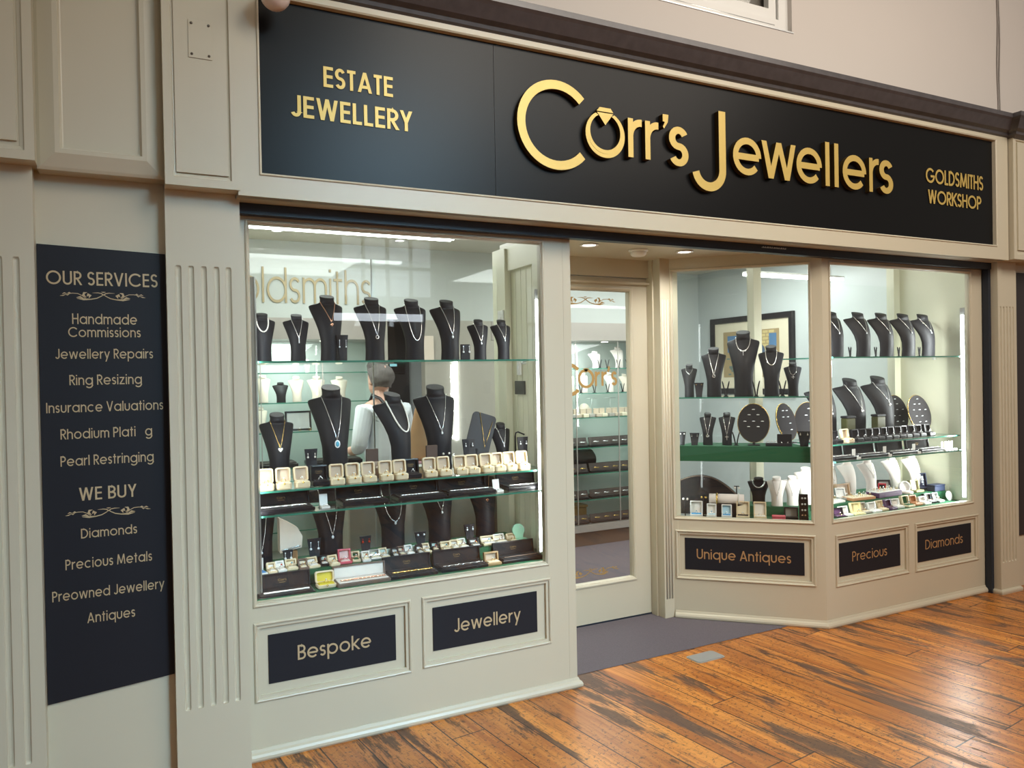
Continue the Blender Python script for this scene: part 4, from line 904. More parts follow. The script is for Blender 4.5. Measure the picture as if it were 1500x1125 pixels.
# left window, bracelet boxes below that row
for i, (x, y, w) in enumerate(((.545, .075, .235), (.885, .095, .205), (1.142, .085, .228), (1.385, .09, .244), (1.672, .09, .205))):
    longbox(x, y, .955, 'black bracelet box with raised lid, %s from left, upper tray shelf of left window' % ORD[i], w, .135, .056, brace=('%s silver bracelet from left on the upper tray shelf of left window' % ORD[i], 'silver', .0030 if i else .0042, -w/2+.02, w/2-.03))
for i, x in enumerate((.712, 1.532)):
    t = empty('earring_card', (x, .10, .955)); tag(t, 'white card with small studs, %s on upper tray shelf of left window' % ('left one' if i == 0 else 'right one'), 'earring card', 'white stud cards')
    mx = Matrix.Translation((0, .045, 0)) @ Matrix.Rotation(radians(-10), 4, 'X'); ob('back', MB().box(-.017, .017, 0, .003, 0, .055, 0, mx), 'white', t); ob('front_flap', MB().box(-.017, .017, .0, .045, 0, .008), 'white', t)
    ear_pair(x, .11, .967, .014, 'stud earring on the %s white card, tray shelf of left window' % ('left', 'right')[i], 0, 'stud', 'silver', .01, .004)
# stands on the middle shelf
earstand(.690, .26, 1.05, .056, .145, 'black stand with pearl drops beside the pearl heart bust, left window', 'pearl drop on the stand beside the pearl heart bust', m='pearl', drop=.016)
earstand(1.440, .24, 1.05, .064, .150, 'black curved stand with gem drops before the tilted panel', 'gem drop on the stand before the tilted panel', m='gem', drop=.012)
earstand(1.715, .20, 1.05, .058, .148, 'black stand with gem drops at right end, middle shelf of left window', 'gem drop on the stand at right end of left window', m='gem', drop=.012)
for i, (x, lab) in enumerate(((.957, 'left of the pearl strand bust'), (1.244, 'right of the pearl strand bust'))):
    t = empty('earring_box', (x, .22, 1.05)); tag(t, 'brown earring box on edge, %s' % lab, 'earring box', 'brown earring boxes')
    ob('body', MB().cbox(-.033, .033, .0, .030, 0, .075, .003), cmat('taupe_card', (.30, .24, .19), .7), t); ob('raised_back', MB().cbox(-.028, .028, .018, .030, .070, .132, .002), cmat('dark_brown_card', (.07, .04, .03), .6), t)
    ear_pair(x, .218, 1.137-.05+.012, .028, 'pearl stud on the brown box %s' % lab, 0, 'stud', 'pearl', .01, .006)
ear_pair(1.347, .3175, 1.130, .030, 'pearl stud low on the single round drop bust', 0, 'stud', 'pearl', .01, .006)
t = empty('tilted_display', (1.505, .33, 1.05), radians(-12)); tag(t, 'black tilted panel with gold chains beside big round drop bust', 'necklace stand')
mx = Matrix.Translation((0, 0, .05)) @ Matrix.Rotation(radians(18), 4, 'Y') @ Matrix.Rotation(radians(-14), 4, 'X')
ob('panel', MB().prism(rrect(.125, .22, .02, 4, 0, .12), 0, .012, 0, mx), 'black', t); ob('foot', MB().tube([(.01, .0, .0), (.01, .02, .09)], .012, 8).cbox(-.05, .05, -.02, .05, 0, .008, .002), 'black', t)
tag(ob('necklace', MB().tube([Matrix.Translation((1.505, .33, 1.05)) @ Matrix.Rotation(radians(-12), 4, 'Z') @ mx @ Vector(p) for p in ((-.03, -.003, .228), (.01, -.003, .13), (.035, -.003, .06), (.040, -.003, .12), (.045, -.003, .2))], .0015, 5), 'goldm'), 'gold chain laid over the tilted black panel', 'necklace')
t = empty('hook_stand', (1.700, .27, 1.05)); tag(t, 'thin black hooked stand near the right end of left window', 'stand')
ob('hook', MB().tube([(0, 0, .004), (0, 0, .150), (.004, 0, .166), (.016, 0, .170), (.052, 0, .155)], .004, 8), 'black', t); ob('foot', MB().cbox(-.02, .03, -.02, .02, 0, .005, .001), 'black', t)
earstand(.825, .20, 1.58, .052, .118, 'black panel for a dark reflection, with long drops before the rose gold bust', 'long bright drop before the rose gold bust', top=.80, drop=.030, s=.0035)  # the black panel stands in for a dark reflection on the glass
ear_pair(1.395, .155, 1.645, .030, 'long gem drop in front of the round gem drop bust', 0, 'drop', 'gem', .026, .005)
t = empty('earring_stand', (1.395, .17, 1.58)); tag(t, 'slim black stand before the round gem drop bust', 'earring stand'); ob('panel', MB().cbox(-.024, .024, -.004, .004, 0, .075, .002), 'black', t); ob('foot', MB().cbox(-.02, .02, -.01, .02, 0, .004, .001), 'black', t)

# left window floor: bracelet boxes along the front
longbox(.543, .085, .60, 'black bracelet box at left end of front row, left window floor', .232, .125, .066, brace=('pale gold bangle in the leftmost front box of left window', 'pearl', .0040, -.09, .095))
ringbox(.722, .150, .60, 'small box with yellow satin lining in the front row of left window', .082, .060, .016, .050, 0, 'boxcream', cmat('yellow_satin', (.70, .58, .03), .5) and 'yellow_satin', 'yellow_satin', 12, True, None, ('ring in the yellow lined box of left window', 'goldm', 'gem'))
longbox(.880, .125, .60, 'silver lined bracelet case beside the yellow box, left window', .236, .10, .058, outer='brown', pad='pearl', withlogo=False, brace=('gold bangle lying in the silver lined case', 'rose', .0035, -.10, .10))
for i, (x, y, w) in enumerate(((1.110, .130, .228), (1.362, .135, .240), (1.668, .140, .222))):
    longbox(x, y, .60, 'black bracelet box, %s along the front row of left window floor' % ('second', 'third', 'last')[i], w, .115, .066, brace=(('gold watch strap', 'dark bracelet', 'dark bracelet at right end')[i]+' lying in front row of left window floor', ('goldm', 'silver', 'brown')[i], (.004, .002, .003)[i], -w/2+.02, w/2-.02))
ringbox(1.512, .135, .60, 'small wooden ring box with open lid in the front row', .074, .050, .016, .044, 0, cmat('light_wood', (.42, .27, .13), .5) and 'light_wood', 'boxlining', 'boxpad', 8, False, None, ('ring in the small wooden box', 'goldm', 'gem'), .002)
# left window floor: crowded row of little boxes on the step
SB = [(.517, .038, 'boxcream', 'white'), (.560, .038, 'white', 'pearl'), (.604, .050, 'boxcream', 'boxpad'), (.650, .042, 'brown', 'boxpad'), (.699, .052, 'boxcream', 'white'), (.745, .040, 'jetbox', 'white'), (.789, .044, 'boxcream', 'boxpad'), (.838, .058, 'pinkbox', 'pinkpad'), (.890, .038, 'boxcream', 'green'), (.932, .038, 'white', 'boxpad'), (.980, .052, 'alu', 'boxpad'), (1.030, .042, 'boxcream', 'white'), (1.074, .036, 'jetbox', 'white'), (1.112, .038, 'brown', 'boxpad'), (1.153, .040, 'white', 'pearl'), (1.197, .036, 'jetbox', 'white'), (1.236, .038, 'boxcream', 'white'), (1.279, .040, 'jetbox', 'boxpad'), (1.328, .050, 'boxcream', 'boxpad'), (1.380, .044, 'boxcream', 'white'), (1.428, .046, 'white', 'boxpad'), (1.484, .052, 'jetbox', 'white'), (1.560, .072, 'boxcream', 'white'), (1.632, .062, 'white', 'boxpad'), (1.690, .050, 'boxcream', 'boxpad')]
cmat('pinkbox', (.62, .10, .14), .5); cmat('pinkpad', (.80, .62, .60), .7)
CN = {'boxcream': 'cream', 'white': 'white', 'brown': 'brown', 'jetbox': 'black', 'pinkbox': 'pink', 'alu': 'silver'}
for i, (x, w, a, b) in enumerate(SB):
    n = 'far right' if i == 24 else ('%s from left' % ORD[i] if i < 20 else '%s from right' % ORD[24-i])
    ringbox(x, .276+.02*(i % 3)*.5, .66, '%s little ring box, %s on the low step of left window' % (CN[a], n), w, .050, .013, .030 if i != 7 else .050, radians(random.uniform(-9, 9)), a, b, b, 32 if i != 7 else 10, False, 'little ring boxes on the low step of left window', ('ring in the little box %s, low step of left window' % n, ('goldm', 'silver', 'rose')[i % 3], ('gem', 'redgem', 'blue', 'gem')[i % 4]), .003)
t = empty('box', (.452, .305, .66), radians(12)); tag(t, 'white and blue jewellery box at the far left of low step', 'box')
ob('base', MB().cbox(-.04, .04, -.03, .03, 0, .010, .002), 'white', t); ob('blue_pad', MB().cbox(-.033, .033, -.024, .02, .009, .013, .001), cmat('blue_pad', (.03, .22, .55), .5), t); ob('lid', MB().box(-.04, .04, .028, .034, .0, .062), 'white', t)
t = empty('ring_holder', (1.735, .30, .66)); tag(t, 'mint green shell ring holder at right end of left window floor', 'ring holder'); mt_ = cmat('mint_plastic', (.42, .78, .60), .4)
E_ = [(.034*cos(a*pi/12), .058+.032*sin(a*pi/12)) for a in range(-3, 16)]
ob('shell', MB().prism([(-.016, .0), (.016, .0)]+E_, .01, .022, 0, Matrix.Rotation(radians(-12), 4, 'X')), mt_, t); ob('tray', MB().cbox(-.038, .038, -.03, .03, 0, .014, .004), mt_, t)
ear_pair(1.735, .285, .735, .02, 'small stud on the mint shell holder', 0, 'stud', 'gem', .01, .003)
t = empty('bracelet_stand', (.615, .44, .66)); tag(t, 'cream linen bracelet stand on a wood block, left window floor', 'bracelet stand')
ob('block', MB().cbox(-.012, .034, -.02, .03, 0, .060, .002), cmat('tan_wood', (.45, .22, .09), .5), t); ob('cushion', MB().prism([(-.045, .058), (.050, .075), (.056, .125), (.035, .165), (-.002, .190), (-.046, .215)], -.03, .035), 'linen', t)
tag(ob('bracelet', MB().tube([(.575+i*.0036, .405, .728+.0045*(i % 2)+i*.0006) for i in range(24)], .0036, 5), 'silver'), 'patterned silver bracelet along foot of the linen stand', 'bracelet')
for x, w, h, lab, e, kd, mm, dr in ((.716, .062, .115, 'by the pear drop bust', 'long gem drop', 'drop', 'gem', .030), (.598, .046, .075, 'under the linen bracelet stand', 'gem drop', 'drop', 'gem', .024), (.955, .055, .100, 'between two big busts with red drops', 'red and white drop', 'drop', 'redgem', .012), (1.228, .056, .090, 'left of the square drop bust', 'white leaf stud', 'stud', 'gem', .012), (1.487, .056, .100, 'right of the square drop bust', 'small drop', 'drop', 'gem', .010)):
    earstand(x, .362, .66, w, h, 'black earring stand %s, left window floor' % lab, '%s on the stand %s' % (e, lab), kind=kd, m=mm, drop=dr, s=.0055)
for i, (x, w) in enumerate(((.669, .044), (.753, .018), (.905, .050), (1.035, .060), (1.175, .036), (1.300, .054), (1.425, .040), (1.545, .052))):
    card(x, .352-.008*(i % 2), .66, w, .034, 'blank mint price card, %s from left behind the little boxes' % ORD[i])

# right window: stands on the top shelf, ring boards and boxes
for i, x in enumerate((4.00, 4.235, 4.455, 4.66)): prong(x, .17, 1.58, 'small black prong stand, %s from left on right window top shelf' % ORD[i], radians(20), .060)
S12 = [(0, .78), (-.35, .5), (.1, .5), (-.55, .18), (0, .18), (.55, .18), (-.4, -.16), (.12, -.16), (-.2, -.48), (.35, -.48), (.05, -.76)]
ovalboard(4.795, .41, 1.05, .190, .255, 'black oval ring board behind the round one, right window', 'ring on the oval board of right window', radians(-6), spots=S12)
ovalboard(4.868, .29, 1.05, .215, .255, 'round gold rimmed ring board near right wall of right window', 'ring on the round board of right window', radians(-2), spots=S12)
for i, x in enumerate((4.10, 4.385)):
    t = empty('box', (x, .25, 1.05)); tag(t, 'dark olive box standing %s big bust of right window' % ('left of the second', 'left of the third')[i], 'box'); ob('body', MB().cbox(-.04, .04, 0, .05, 0, .14, .004), cmat('olive_card', (.07, .07, .025), .4), t); ob('lid', MB().cbox(-.042, .042, -.002, .052, .14, .155, .003), 'black', t)
q = 0
for i, x in enumerate((3.790, 3.858, 3.952, 4.045, 4.113, 4.180, 4.248, 4.322, 4.392, 4.460, 4.528, 4.596, 4.672, 4.768)):
    if i == 2: ringbox(x, .125, 1.05, 'open cream ring box among the black ones, right window', .070, .052, .024, .062, radians(8), group='ring boxes in the right window row', rng=('ring in the cream box of the right window row', 'goldm', 'gem')); continue
    q += 1; n = ORD[q-1]
    ringbox(x, .130+.002*i, 1.05, 'open black ring box, %s from left in the right window row' % n, .062, .050, .022, .056, radians(random.uniform(-3, 6)), 'jetbox', 'jetpad', 'jetpad', 8, False, 'ring boxes in the right window row', ('ring in the %s black box of the right window row' % n, 'silver', 'gem'), .004)
for i, (x, w) in enumerate(((3.845, .20), (4.105, .255), (4.39, .24), (4.665, .225))):
    longbox(x, .085, .955, 'black bracelet box with raised lid, %s from left on right window tray shelf' % ORD[i], w, .12, .060, withlogo=(i == 3), brace=('%s silver bracelet from left on right window tray shelf' % ORD[i], 'silver', .0028, -w/2+.02, w/2-.02))
for i, x in enumerate((3.966, 4.248, 4.528)):
    t = empty('earring_card', (x, .085, .955)); tag(t, 'white folded stud card, %s from left on right window tray shelf' % ORD[i], 'earring card', 'white folded stud cards')
    ob('back', MB().box(-.014, .014, .04, .043, 0, .056), 'white', t); ob('front_flap', MB().box(-.014, .014, 0, .043, 0, .010), 'white', t); ear_pair(x, .10, .970, .012, 'stud on the %s folded card of right window' % ORD[i], 0, 'stud', 'silver', .01, .004)
for i in range(4):
    t = empty('earring_card', (4.805+.032*i, .085, .955), radians(8)); tag(t, 'white earring card in the cluster at right end of tray shelf', 'earring card', 'white cards at right end of tray shelf'); ob('back', MB().box(-.014, .014, .03, .033, 0, .055), ('white', 'boxpad')[i % 2], t); ob('front_flap', MB().box(-.014, .014, 0, .032, 0, .008), 'white', t)

# right window floor: mixed boxes
RF = [(3.815, .075, 'jetbox', 'purplepad', .045), (3.895, .066, 'white', 'white', .046), (3.985, .075, 'paleyellow', 'paleyellow', .060), (4.070, .070, 'greybox', 'boxpad', .052), (4.155, .075, 'white', 'white', .048), (4.245, .055, 'boxcream', 'boxpad', .048), (4.318, .066, 'purplebox', 'purplepad', .050), (4.398, .066, 'white', 'pearl', .044), (4.495, .072, 'boxcream', 'green', .058), (4.588, .066, 'tanbox', 'tanbox', .050), (4.668, .066, 'white', 'pearl', .036), (4.745, .062, 'jetbox', 'white', .046), (4.822, .064, 'alu', 'white', .046)]
cmat('purplepad', (.09, .04, .10), .6); cmat('purplebox', (.07, .03, .09), .5); cmat('paleyellow', (.80, .72, .42), .5); cmat('greybox', (.42, .40, .36), .5); cmat('tanbox', (.45, .22, .10), .5)
CN.update(purplebox='purple', paleyellow='pale yellow', greybox='grey', tanbox='tan')
for i, (x, w, a, b, lh) in enumerate(RF):
    ringbox(x, .085+.004*i+.012*(i % 2), .60, '%s ring box, %s from left along right window floor front' % (CN[a], ORD[i]), w, .055, .016, lh, radians(random.uniform(-14, 10)), a, b, b, 14, False, 'ring boxes along right window floor', ('ring in the %s floor box of right window' % ORD[i], ('goldm', 'silver', 'rose')[i % 3], ('gem', 'gem', 'blue')[i % 3]), .004)
def padtray(x, y, z, w, d, h, label, outer, pad, n, rlab, rz=0):
    t = empty('ring_tray', (x, y, z), rz); tag(t, label, 'ring tray'); ob('body', MB().cbox(-w/2, w/2, -d/2, d/2, 0, h, .003), outer, t); ob('pad', MB().cbox(-w/2+.008, w/2-.008, -d/2+.008, d/2-.008, h-.002, h+.004, .002), pad, t)
    for i in range(n):
        for j in range(2):
            c = Matrix.Rotation(rz, 4, 'Z') @ Vector((-w/2+.025+(w-.05)*i/max(1, n-1), -d/4+j*d/2, h+.011)); ring(x+c.x, y+c.y, z+c.z, rlab, ('goldm', 'silver')[(i+j) % 2], 'gem', rz, rlab)
padtray(4.432, .278, .66, .25, .10, .034, 'dark tray with white pad full of rings, right window floor', 'purplebox', 'white', 7, 'ring on the white pad of the dark tray', radians(4))
padtray(4.185, .275, .66, .20, .10, .018, 'tan tray of small rings before the white busts', 'tanbox', 'boxpad', 5, 'ring in the tan tray before the white busts', radians(-3))
padtray(3.950, .272, .66, .14, .08, .014, 'white tray at left end of right window floor', 'white', 'white', 2, 'ring in the white tray at left end', radians(5))
def openframe(x, y, z, w, h, label, outer, lin, rz=0, tilt=8, d=.04, cat='box'):
    t = empty('jewellery_box', (x, y, z), rz); tag(t, label, cat); mx = Matrix.Translation((0, d-.004, .004)) @ Matrix.Rotation(radians(-tilt), 4, 'X')
    ob('lid', MB().frame(-w/2, w/2, 0, h, [(.0, .012), (.0, -.014), (.008, -.014), (.008, .002)], 0, mx).box(-w/2, w/2, .008, .012, 0, h, 0, mx), outer, t); ob('lid_lining', MB().box(-w/2+.007, w/2-.007, .001, .009, .007, h-.007, 0, mx), lin, t)
    ob('base', MB().cbox(-w/2, w/2, -.012, d-.01, 0, .016, .003), outer, t); return t
openframe(4.165, .345, .66, .125, .085, 'tan framed box with pale lining standing before white busts', cmat('tan_frame', (.50, .33, .20), .5) and 'tan_frame', 'linen')
openframe(4.075, .30, .66, .065, .070, 'white easel box at left end of right window floor', 'alu', 'white', radians(-25), 22)
openframe(4.555, .345, .66, .085, .080, 'white slanted card box behind the dark tray', 'jetbox', 'white', radians(-30), 26)
openframe(4.505, .345, .66, .050, .060, 'small red and black box behind the dark tray', cmat('red_box', (.55, .03, .05), .5) and 'red_box', 'jetpad', radians(-50), 4)
openframe(4.755, .255, .66, .085, .075, 'green and gold lidded box right of the white busts', cmat('olive_gold', (.30, .28, .14), .4) and 'olive_gold', 'white', 0, 10)
openframe(4.895, .300, .66, .090, .105, 'tall navy box with white brooch near right wall', cmat('navy_box', (.015, .025, .06), .5) and 'navy_box', 'navy_box', radians(-12), 10, .05)
tag(ob('brooch', MB().ball((0, 0, 0), .009, 8).ball((.004, 0, -.018), .007, 8).ball((-.003, 0, .018), .008, 8).ball((.010, 0, -.034), .005, 8), 'gem', None, (4.900, .333, .725)), 'white figure brooch in the tall navy box', 'brooch')
t = empty('jewellery_box', (4.905, .235, .66)); tag(t, 'low navy box below the tall navy box', 'box'); ob('base', MB().cbox(-.055, .055, -.03, .03, 0, .035, .003), 'navy_box', t); ob('lid', MB().cbox(-.057, .057, -.032, .032, .035, .045, .003), 'navy_box', t)
t = empty('round_box', (4.640, .262, .66), radians(-20)); tag(t, 'round white open box before the rightmost white bust', 'box'); mx = Matrix.Translation((0, .03, .040)) @ Matrix.Rotation(radians(82), 4, 'X')
ob('lid', MB().lathe([(0, -.006), (.038, -.006), (.040, .0), (.040, .012), (.034, .012), (.034, .002), (0, .002)], 24, 0, mx), 'white', t); ob('base', MB().lathe([(0, 0), (.038, 0), (.040, .004), (.040, .016), (0, .016)], 24), 'blush', t)
t = empty('round_disc', (4.938, .165, .60)); tag(t, 'small white round disc by the light strip at right', 'disc'); ob('disc', MB().lathe([(0, -.004), (.030, -.004), (.032, 0), (.030, .004), (0, .004)], 24, 0, Matrix.Translation((0, 0, .032)) @ Matrix.Rotation(radians(80), 4, 'X')), 'white', t); ob('foot', MB().cbox(-.012, .012, -.008, .012, 0, .006, .001), 'white', t)

# angled window: shelf, green shelf and floor
for i, s in enumerate((.320, .498, .649)): x, y = diag(s, .12); prong(x, y, 1.35, 'black prong stand, %s from left on the angled window shelf' % ORD[i], DR, .092)
def dstand(along, off, z, w, h, lab, el, **k): x, y = diag(along, off); earstand(x, y, z, w, h, lab, el, DR, **k)
dstand(.158, .13, 1.35, .058, .088, 'short black earring stand on the angled window shelf', 'small stud on the angled window shelf stand', kind='stud', m='goldm', s=.003)
dstand(.055, .10, 1.05, .040, .082, 'narrow black earring stand at left end of green shelf', 'pearl stud on the narrow stand at left end', kind='stud', m='pearl', s=.004)
dstand(.128, .10, 1.05, .060, .076, 'short wide black earring stand second on green shelf', 'dark drop on the second stand of green shelf', m='silver', drop=.010, s=.003)
x, y = diag(.376, .12); prong(x, y, 1.05, 'black prong stand beside the oval board on green shelf', DR, .078)
x, y = diag(.480, .13); ovalboard(x, y, 1.05, .185, .235, 'gold rimmed oval ring board at centre of angled window', 'ring on the oval board of angled window', DR, 8, .020, [(0, .70), (-.28, .42), (.28, .42), (-.55, .08), (0, .08), (.55, .08), (-.32, -.2), (.28, -.2)])
x, y = diag(.700, .30); ovalboard(x, y, 1.05, .15, .235, 'tilted black ring board with rings at right of angled window', 'ring on the tilted board of angled window', DR+radians(40), 16, .02, [(-.2, .6), (.2, .6), (-.3, .25), (.2, .25), (.3, -.1), (.3, -.45)])
x, y = diag(.80, .34); ovalboard(x, y, 1.05, .15, .235, 'gold rimmed ring board behind the corner post', 'ring on the board behind the corner post', DR-radians(8), 10, .02, [(.1, .65), (-.1, .3), (.2, 0)])
x, y = diag(.655, .075); t = empty('earring_box', (x, y, 1.05), DR); tag(t, 'small black box with studs on the green shelf', 'box'); ob('back', MB().cbox(-.042, .042, .025, .035, 0, .072, .002), 'jetbox', t); ob('base', MB().cbox(-.042, .042, 0, .034, 0, .016, .002), 'jetbox', t)
c = diag(.655, .085); ear_pair(c[0], c[1], 1.072, .034, 'leaf stud on the small black box of green shelf', DR, 'stud', 'silver', .01, .004)
x, y = diag(.583, .08); t = empty('ring_roll', (x, y, 1.05), DR); tag(t, 'low black ring roll with three rings on green shelf', 'ring roll'); ob('roll', MB().tube([(-.036, .01, .010), (.036, .01, .010)], .010, 10), 'black', t)
for k in (-.022, 0, .022): c = diag(.583+k, .085); ring(c[0], c[1], 1.071, 'ring on the low black roll of green shelf', 'silver', 'pearl', DR, 'rings on the low black roll')
dstand(.765, .085, 1.05, .074, .090, 'black stand at right end of green shelf with a pearl', 'pearl drop at right end of green shelf', m='pearl', drop=.008)
cmat('skyblue', (.02, .30, .62), .4); cmat('paleblue', (.45, .68, .80), .4)
for i, (s, w, lh, a, b, pd) in enumerate(((.133, .076, .078, 'white', 'pearl', 'skyblue'), (.223, .058, .064, 'white', 'pearl', 'paleblue'), (.314, .062, .062, 'white', 'paleblue', 'skyblue'), (.408, .078, .084, 'boxcream', 'boxpad', 'jetpad'), (.510, .074, .084, 'boxcream', 'pearl', 'white'))):
    x, y = diag(s, .090); ringbox(x, y, .60, 'open %s jewellery box, %s from left on floor of angled window' % (CN[a], ORD[i]), w, .050, .022, lh, DR+radians(random.uniform(-3, 3)), a, b, pd, 10, False, 'jewellery boxes on the floor of angled window', ('ring in the %s box on floor of angled window' % ORD[i], 'silver', ('blue', 'blue', 'gem', 'gem', 'gem')[i]), .004)
x, y = diag(.616, .085); t = empty('jewellery_box', (x, y, .60), DR); tag(t, 'flat crimson box before the white busts of angled window', 'box'); ob('base', MB().cbox(-.038, .038, 0, .045, 0, .020, .003), 'pinkbox', t); ob('lid', MB().cbox(-.039, .039, -.001, .046, .020, .030, .003), 'pinkbox', t)
x, y = diag(.690, .150); openframe(x, y, .60, .080, .066, 'dark grey open box before the white busts of angled window', 'jetbox', 'greybox', DR)
x, y = diag(.757, .085); t = empty('earring_tower', (x, y, .60), DR); tag(t, 'tall black panel holding round studs at right of angled window', 'earring stand'); mx = Matrix.Rotation(radians(-6), 4, 'X'); ob('panel', MB().cbox(-.026, .026, 0, .010, 0, .165, .002, 0, mx), 'jetbox', t); ob('foot', MB().cbox(-.024, .024, 0, .035, 0, .006, .001), 'jetbox', t)
for k, (zz, mm) in enumerate(((.140, 'gem'), (.105, 'gem'), (.070, 'gem'), (.040, 'rose'))): c = diag(.757, .083+.012*zz/.16); ear_pair(c[0], c[1], .60+zz, .016, 'round stud on the tall black panel of angled window', DR, 'stud', mm, .01, .006)
x, y = diag(.313, .17); t = empty('bracelet_roll', (x, y, .60), DR); tag(t, 'pale pink bracelet roll with gold cuff, floor of angled window', 'bracelet roll'); ob('roll', MB().tube([(-.105, 0, .112), (.105, 0, .112)], .030, 16), 'blush', t); ob('stand', MB().cbox(-.10, .10, -.02, .02, 0, .084, .003), 'jetbox', t)
c = diag(.255, .17); tag(ob('bangle', MB().tube([(.0, .034*cos(a*pi/10), .034*sin(a*pi/10)) for a in range(20)], .006, 6, 0, None, True), 'goldm', None, (c[0], c[1], .712), DR), 'wide gold bangle on the pale pink roll', 'bangle')
tag(ob('bangle', MB().tube([(.0, .033*cos(a*pi/10), .033*sin(a*pi/10)) for a in range(20)], .004, 6, 0, None, True), 'pearl', None, (diag(.385, .17)[0], diag(.385, .17)[1], .712), DR), 'thin pearl bangle on the pale pink roll', 'bangle')
for i, (s, off, h, lab) in enumerate(((.065, .10, .125, 'at left end'), (.172, .155, .130, 'behind the blue stone box'), (.372, .215, .185, 'above the pink roll'))):
    x, y = diag(s, off); t = empty('earring_stand', (x, y, .60), DR); tag(t, 'black T stand with ball earrings %s, angled window floor' % lab, 'earring stand', 'T shaped earring stands'); ob('post', MB().tube([(0, 0, .004), (0, 0, h)], .004, 8).tube([(-.016, 0, h), (.016, 0, h)], .003, 8), 'black', t); ob('foot', MB().cbox(-.015, .015, -.012, .012, 0, .005, .001), 'black', t)
    ear_pair(x, y-.004, .60+h-.010, .024, 'ball earring on the T stand %s' % lab, DR, 'stud', 'pearl' if i != 1 else 'goldm', .01, .0075)
x, y = diag(.235, .225); t = empty('display_arch', (x, y, .60), DR); tag(t, 'broad black arched display form at back of angled window floor', 'display form')
A_ = [(-.235+.435*k/16, .155+.095*sin(pi*min(1, (k+3)/19))*1.0 - .10*(k/16)**3) for k in range(17)]
ob('form', MB().prism([(-.235, 0.0), (.200, 0.0)]+A_[::-1], 0, .06), 'jetpad', t); ob('trim_band', MB().tube([(a, -.001, b) for a, b in A_], .004, 6), 'brown', t)

# ------------------------------------------------------------------ glass wall cabinets at the back of the shop
SZ = [1.557, 1.340, 1.125, .862, .632, .405]
def cabinet(x0, x1, label, verts):
    c = (x0+x1)/2; t = empty('wall_cabinet', (c, 2.51, 0)); tag(t, label, 'cabinet'); a, b = x0-c, x1-c
    ob('plinth', MB().box(a, b, .02, .44, 0.003, .128), 'brown', t); ob('base', MB().box(a, b, -.01, .44, .128, .185), 'greyband', t)
    ob('back', MB().box(a, b, .42, .44, .185, 1.80), 'mint', t); ob('side', MB().box(a, a+.02, 0, .42, .185, 1.80), 'mint', t); ob('side', MB().box(b-.02, b, 0, .42, .185, 1.80), 'mint', t)
    for z in SZ: ob('shelf', MB().box(a+.02, b-.02, .012, .41, z-.008, z, 0).box(a+.02, b-.02, .008, .012, z-.008, z, 1), ['shelf', 'glassedge'], t)
    xs = [x0]+verts+[x1]
    for p, q in zip(xs, xs[1:]):
        d = ob('glass_door', MB().box(p-c+.002, q-c-.002, -.004, .001, .19, 1.79), 'innerglass', t); ob('door_edge', MB().box(q-c-.005, q-c+.001, -.006, .003, .19, 1.79), 'greyband', d)
    for p in (.3, .7):
        ob('light', MB().lathe([(0, 0), (.03, 0), (.03, -.004), (0, -.004)], 14, 0, Matrix.Translation((a+(b-a)*p, .2, 1.80))), 'ledsoft', t)
    area('cabinet_lamp', (c, 2.62, 1.78), (c, 2.80, .4), .3, 15, LEDW, (x1-x0)*.8).data.shape = 'RECTANGLE'
    return t
cabinet(.36, 1.70, 'glass wall cabinet left of the dark doorway inside shop', [.80, 1.24])
cabinet(2.72, 4.34, 'glass wall cabinet seen through the glazed shop door', [3.10, 3.42, 3.86])
CB = [(.835, 1.340, .115, .20, 'linen', 'cream'), (.960, 1.340, .115, .145, 'black', 'black'), (1.075, 1.340, .115, .185, 'linen', 'cream'), (1.225, 1.340, .135, .185, 'linen', 'cream'), (1.40, 1.340, .13, .18, 'linen', 'cream'), (.815, 1.125, .10, .18, 'linen', 'cream'), (1.155, 1.557, .055, .095, 'blush', 'white')]
for i, (x, z, W, H, m, cn) in enumerate(CB): bust(x, 2.64, z, W, H, '%s bust, %s in the wall cabinet behind left window' % (cn, ('first of middle shelf', 'second of middle shelf', 'third of middle shelf', 'fourth of middle shelf', 'last of middle shelf', 'alone on the lower shelf', 'small one on the top shelf')[i]), 0, m, 'cabinet busts')
DB = [(3.40, 1.557, .13, .19, 'blush', 'first from left on the top'), (3.715, 1.557, .13, .15, 'blush', 'second from left on the top'), (3.965, 1.557, .14, .19, 'blush', 'third from left on the top'), (3.45, 1.340, .10, .17, 'linen', 'first from left on the second'), (3.585, 1.340, .12, .175, 'blush', 'second from left on the second'), (3.865, 1.340, .12, .175, 'blush', 'third from left on the second'), (4.03, 1.340, .11, .16, 'linen', 'last on the second')]
for x, z, W, H, m, d in DB: bust(x, 2.64, z, W, H, 'pale bust, %s shelf of cabinet seen through door' % d, 0, m, 'cabinet busts behind the door')
for i, (x, z) in enumerate(((3.70, 1.557), (3.78, 1.557), (3.90, 1.557), (4.0, 1.557), (3.50, 1.340), (3.64, 1.340), (3.78, 1.340), (3.94, 1.340))):
    prong(x, 2.56, z, 'black prong stand, %s from left on the %s shelf of cabinet behind door' % (ORD[i % 4], 'top' if i < 4 else 'second'), 0, .075)
for i in range(12):
    x = 3.28+.068*i; mm = ('boxlining', 'boxpad', 'greybox')[i % 3]
    t = empty('jewellery_box', (x, 2.56+.01*(i % 2), 1.125)); tag(t, 'small pale display box, %s along third shelf of cabinet behind door' % ORD[i], 'box', 'pale boxes on the third cabinet shelf'); ob('base', MB().cbox(-.028, .028, 0, .06, 0, .030, .003), mm, t); ob('lid', MB().cbox(-.028, .028, .052, .064, .028, .075, .003), 'boxlining', t)
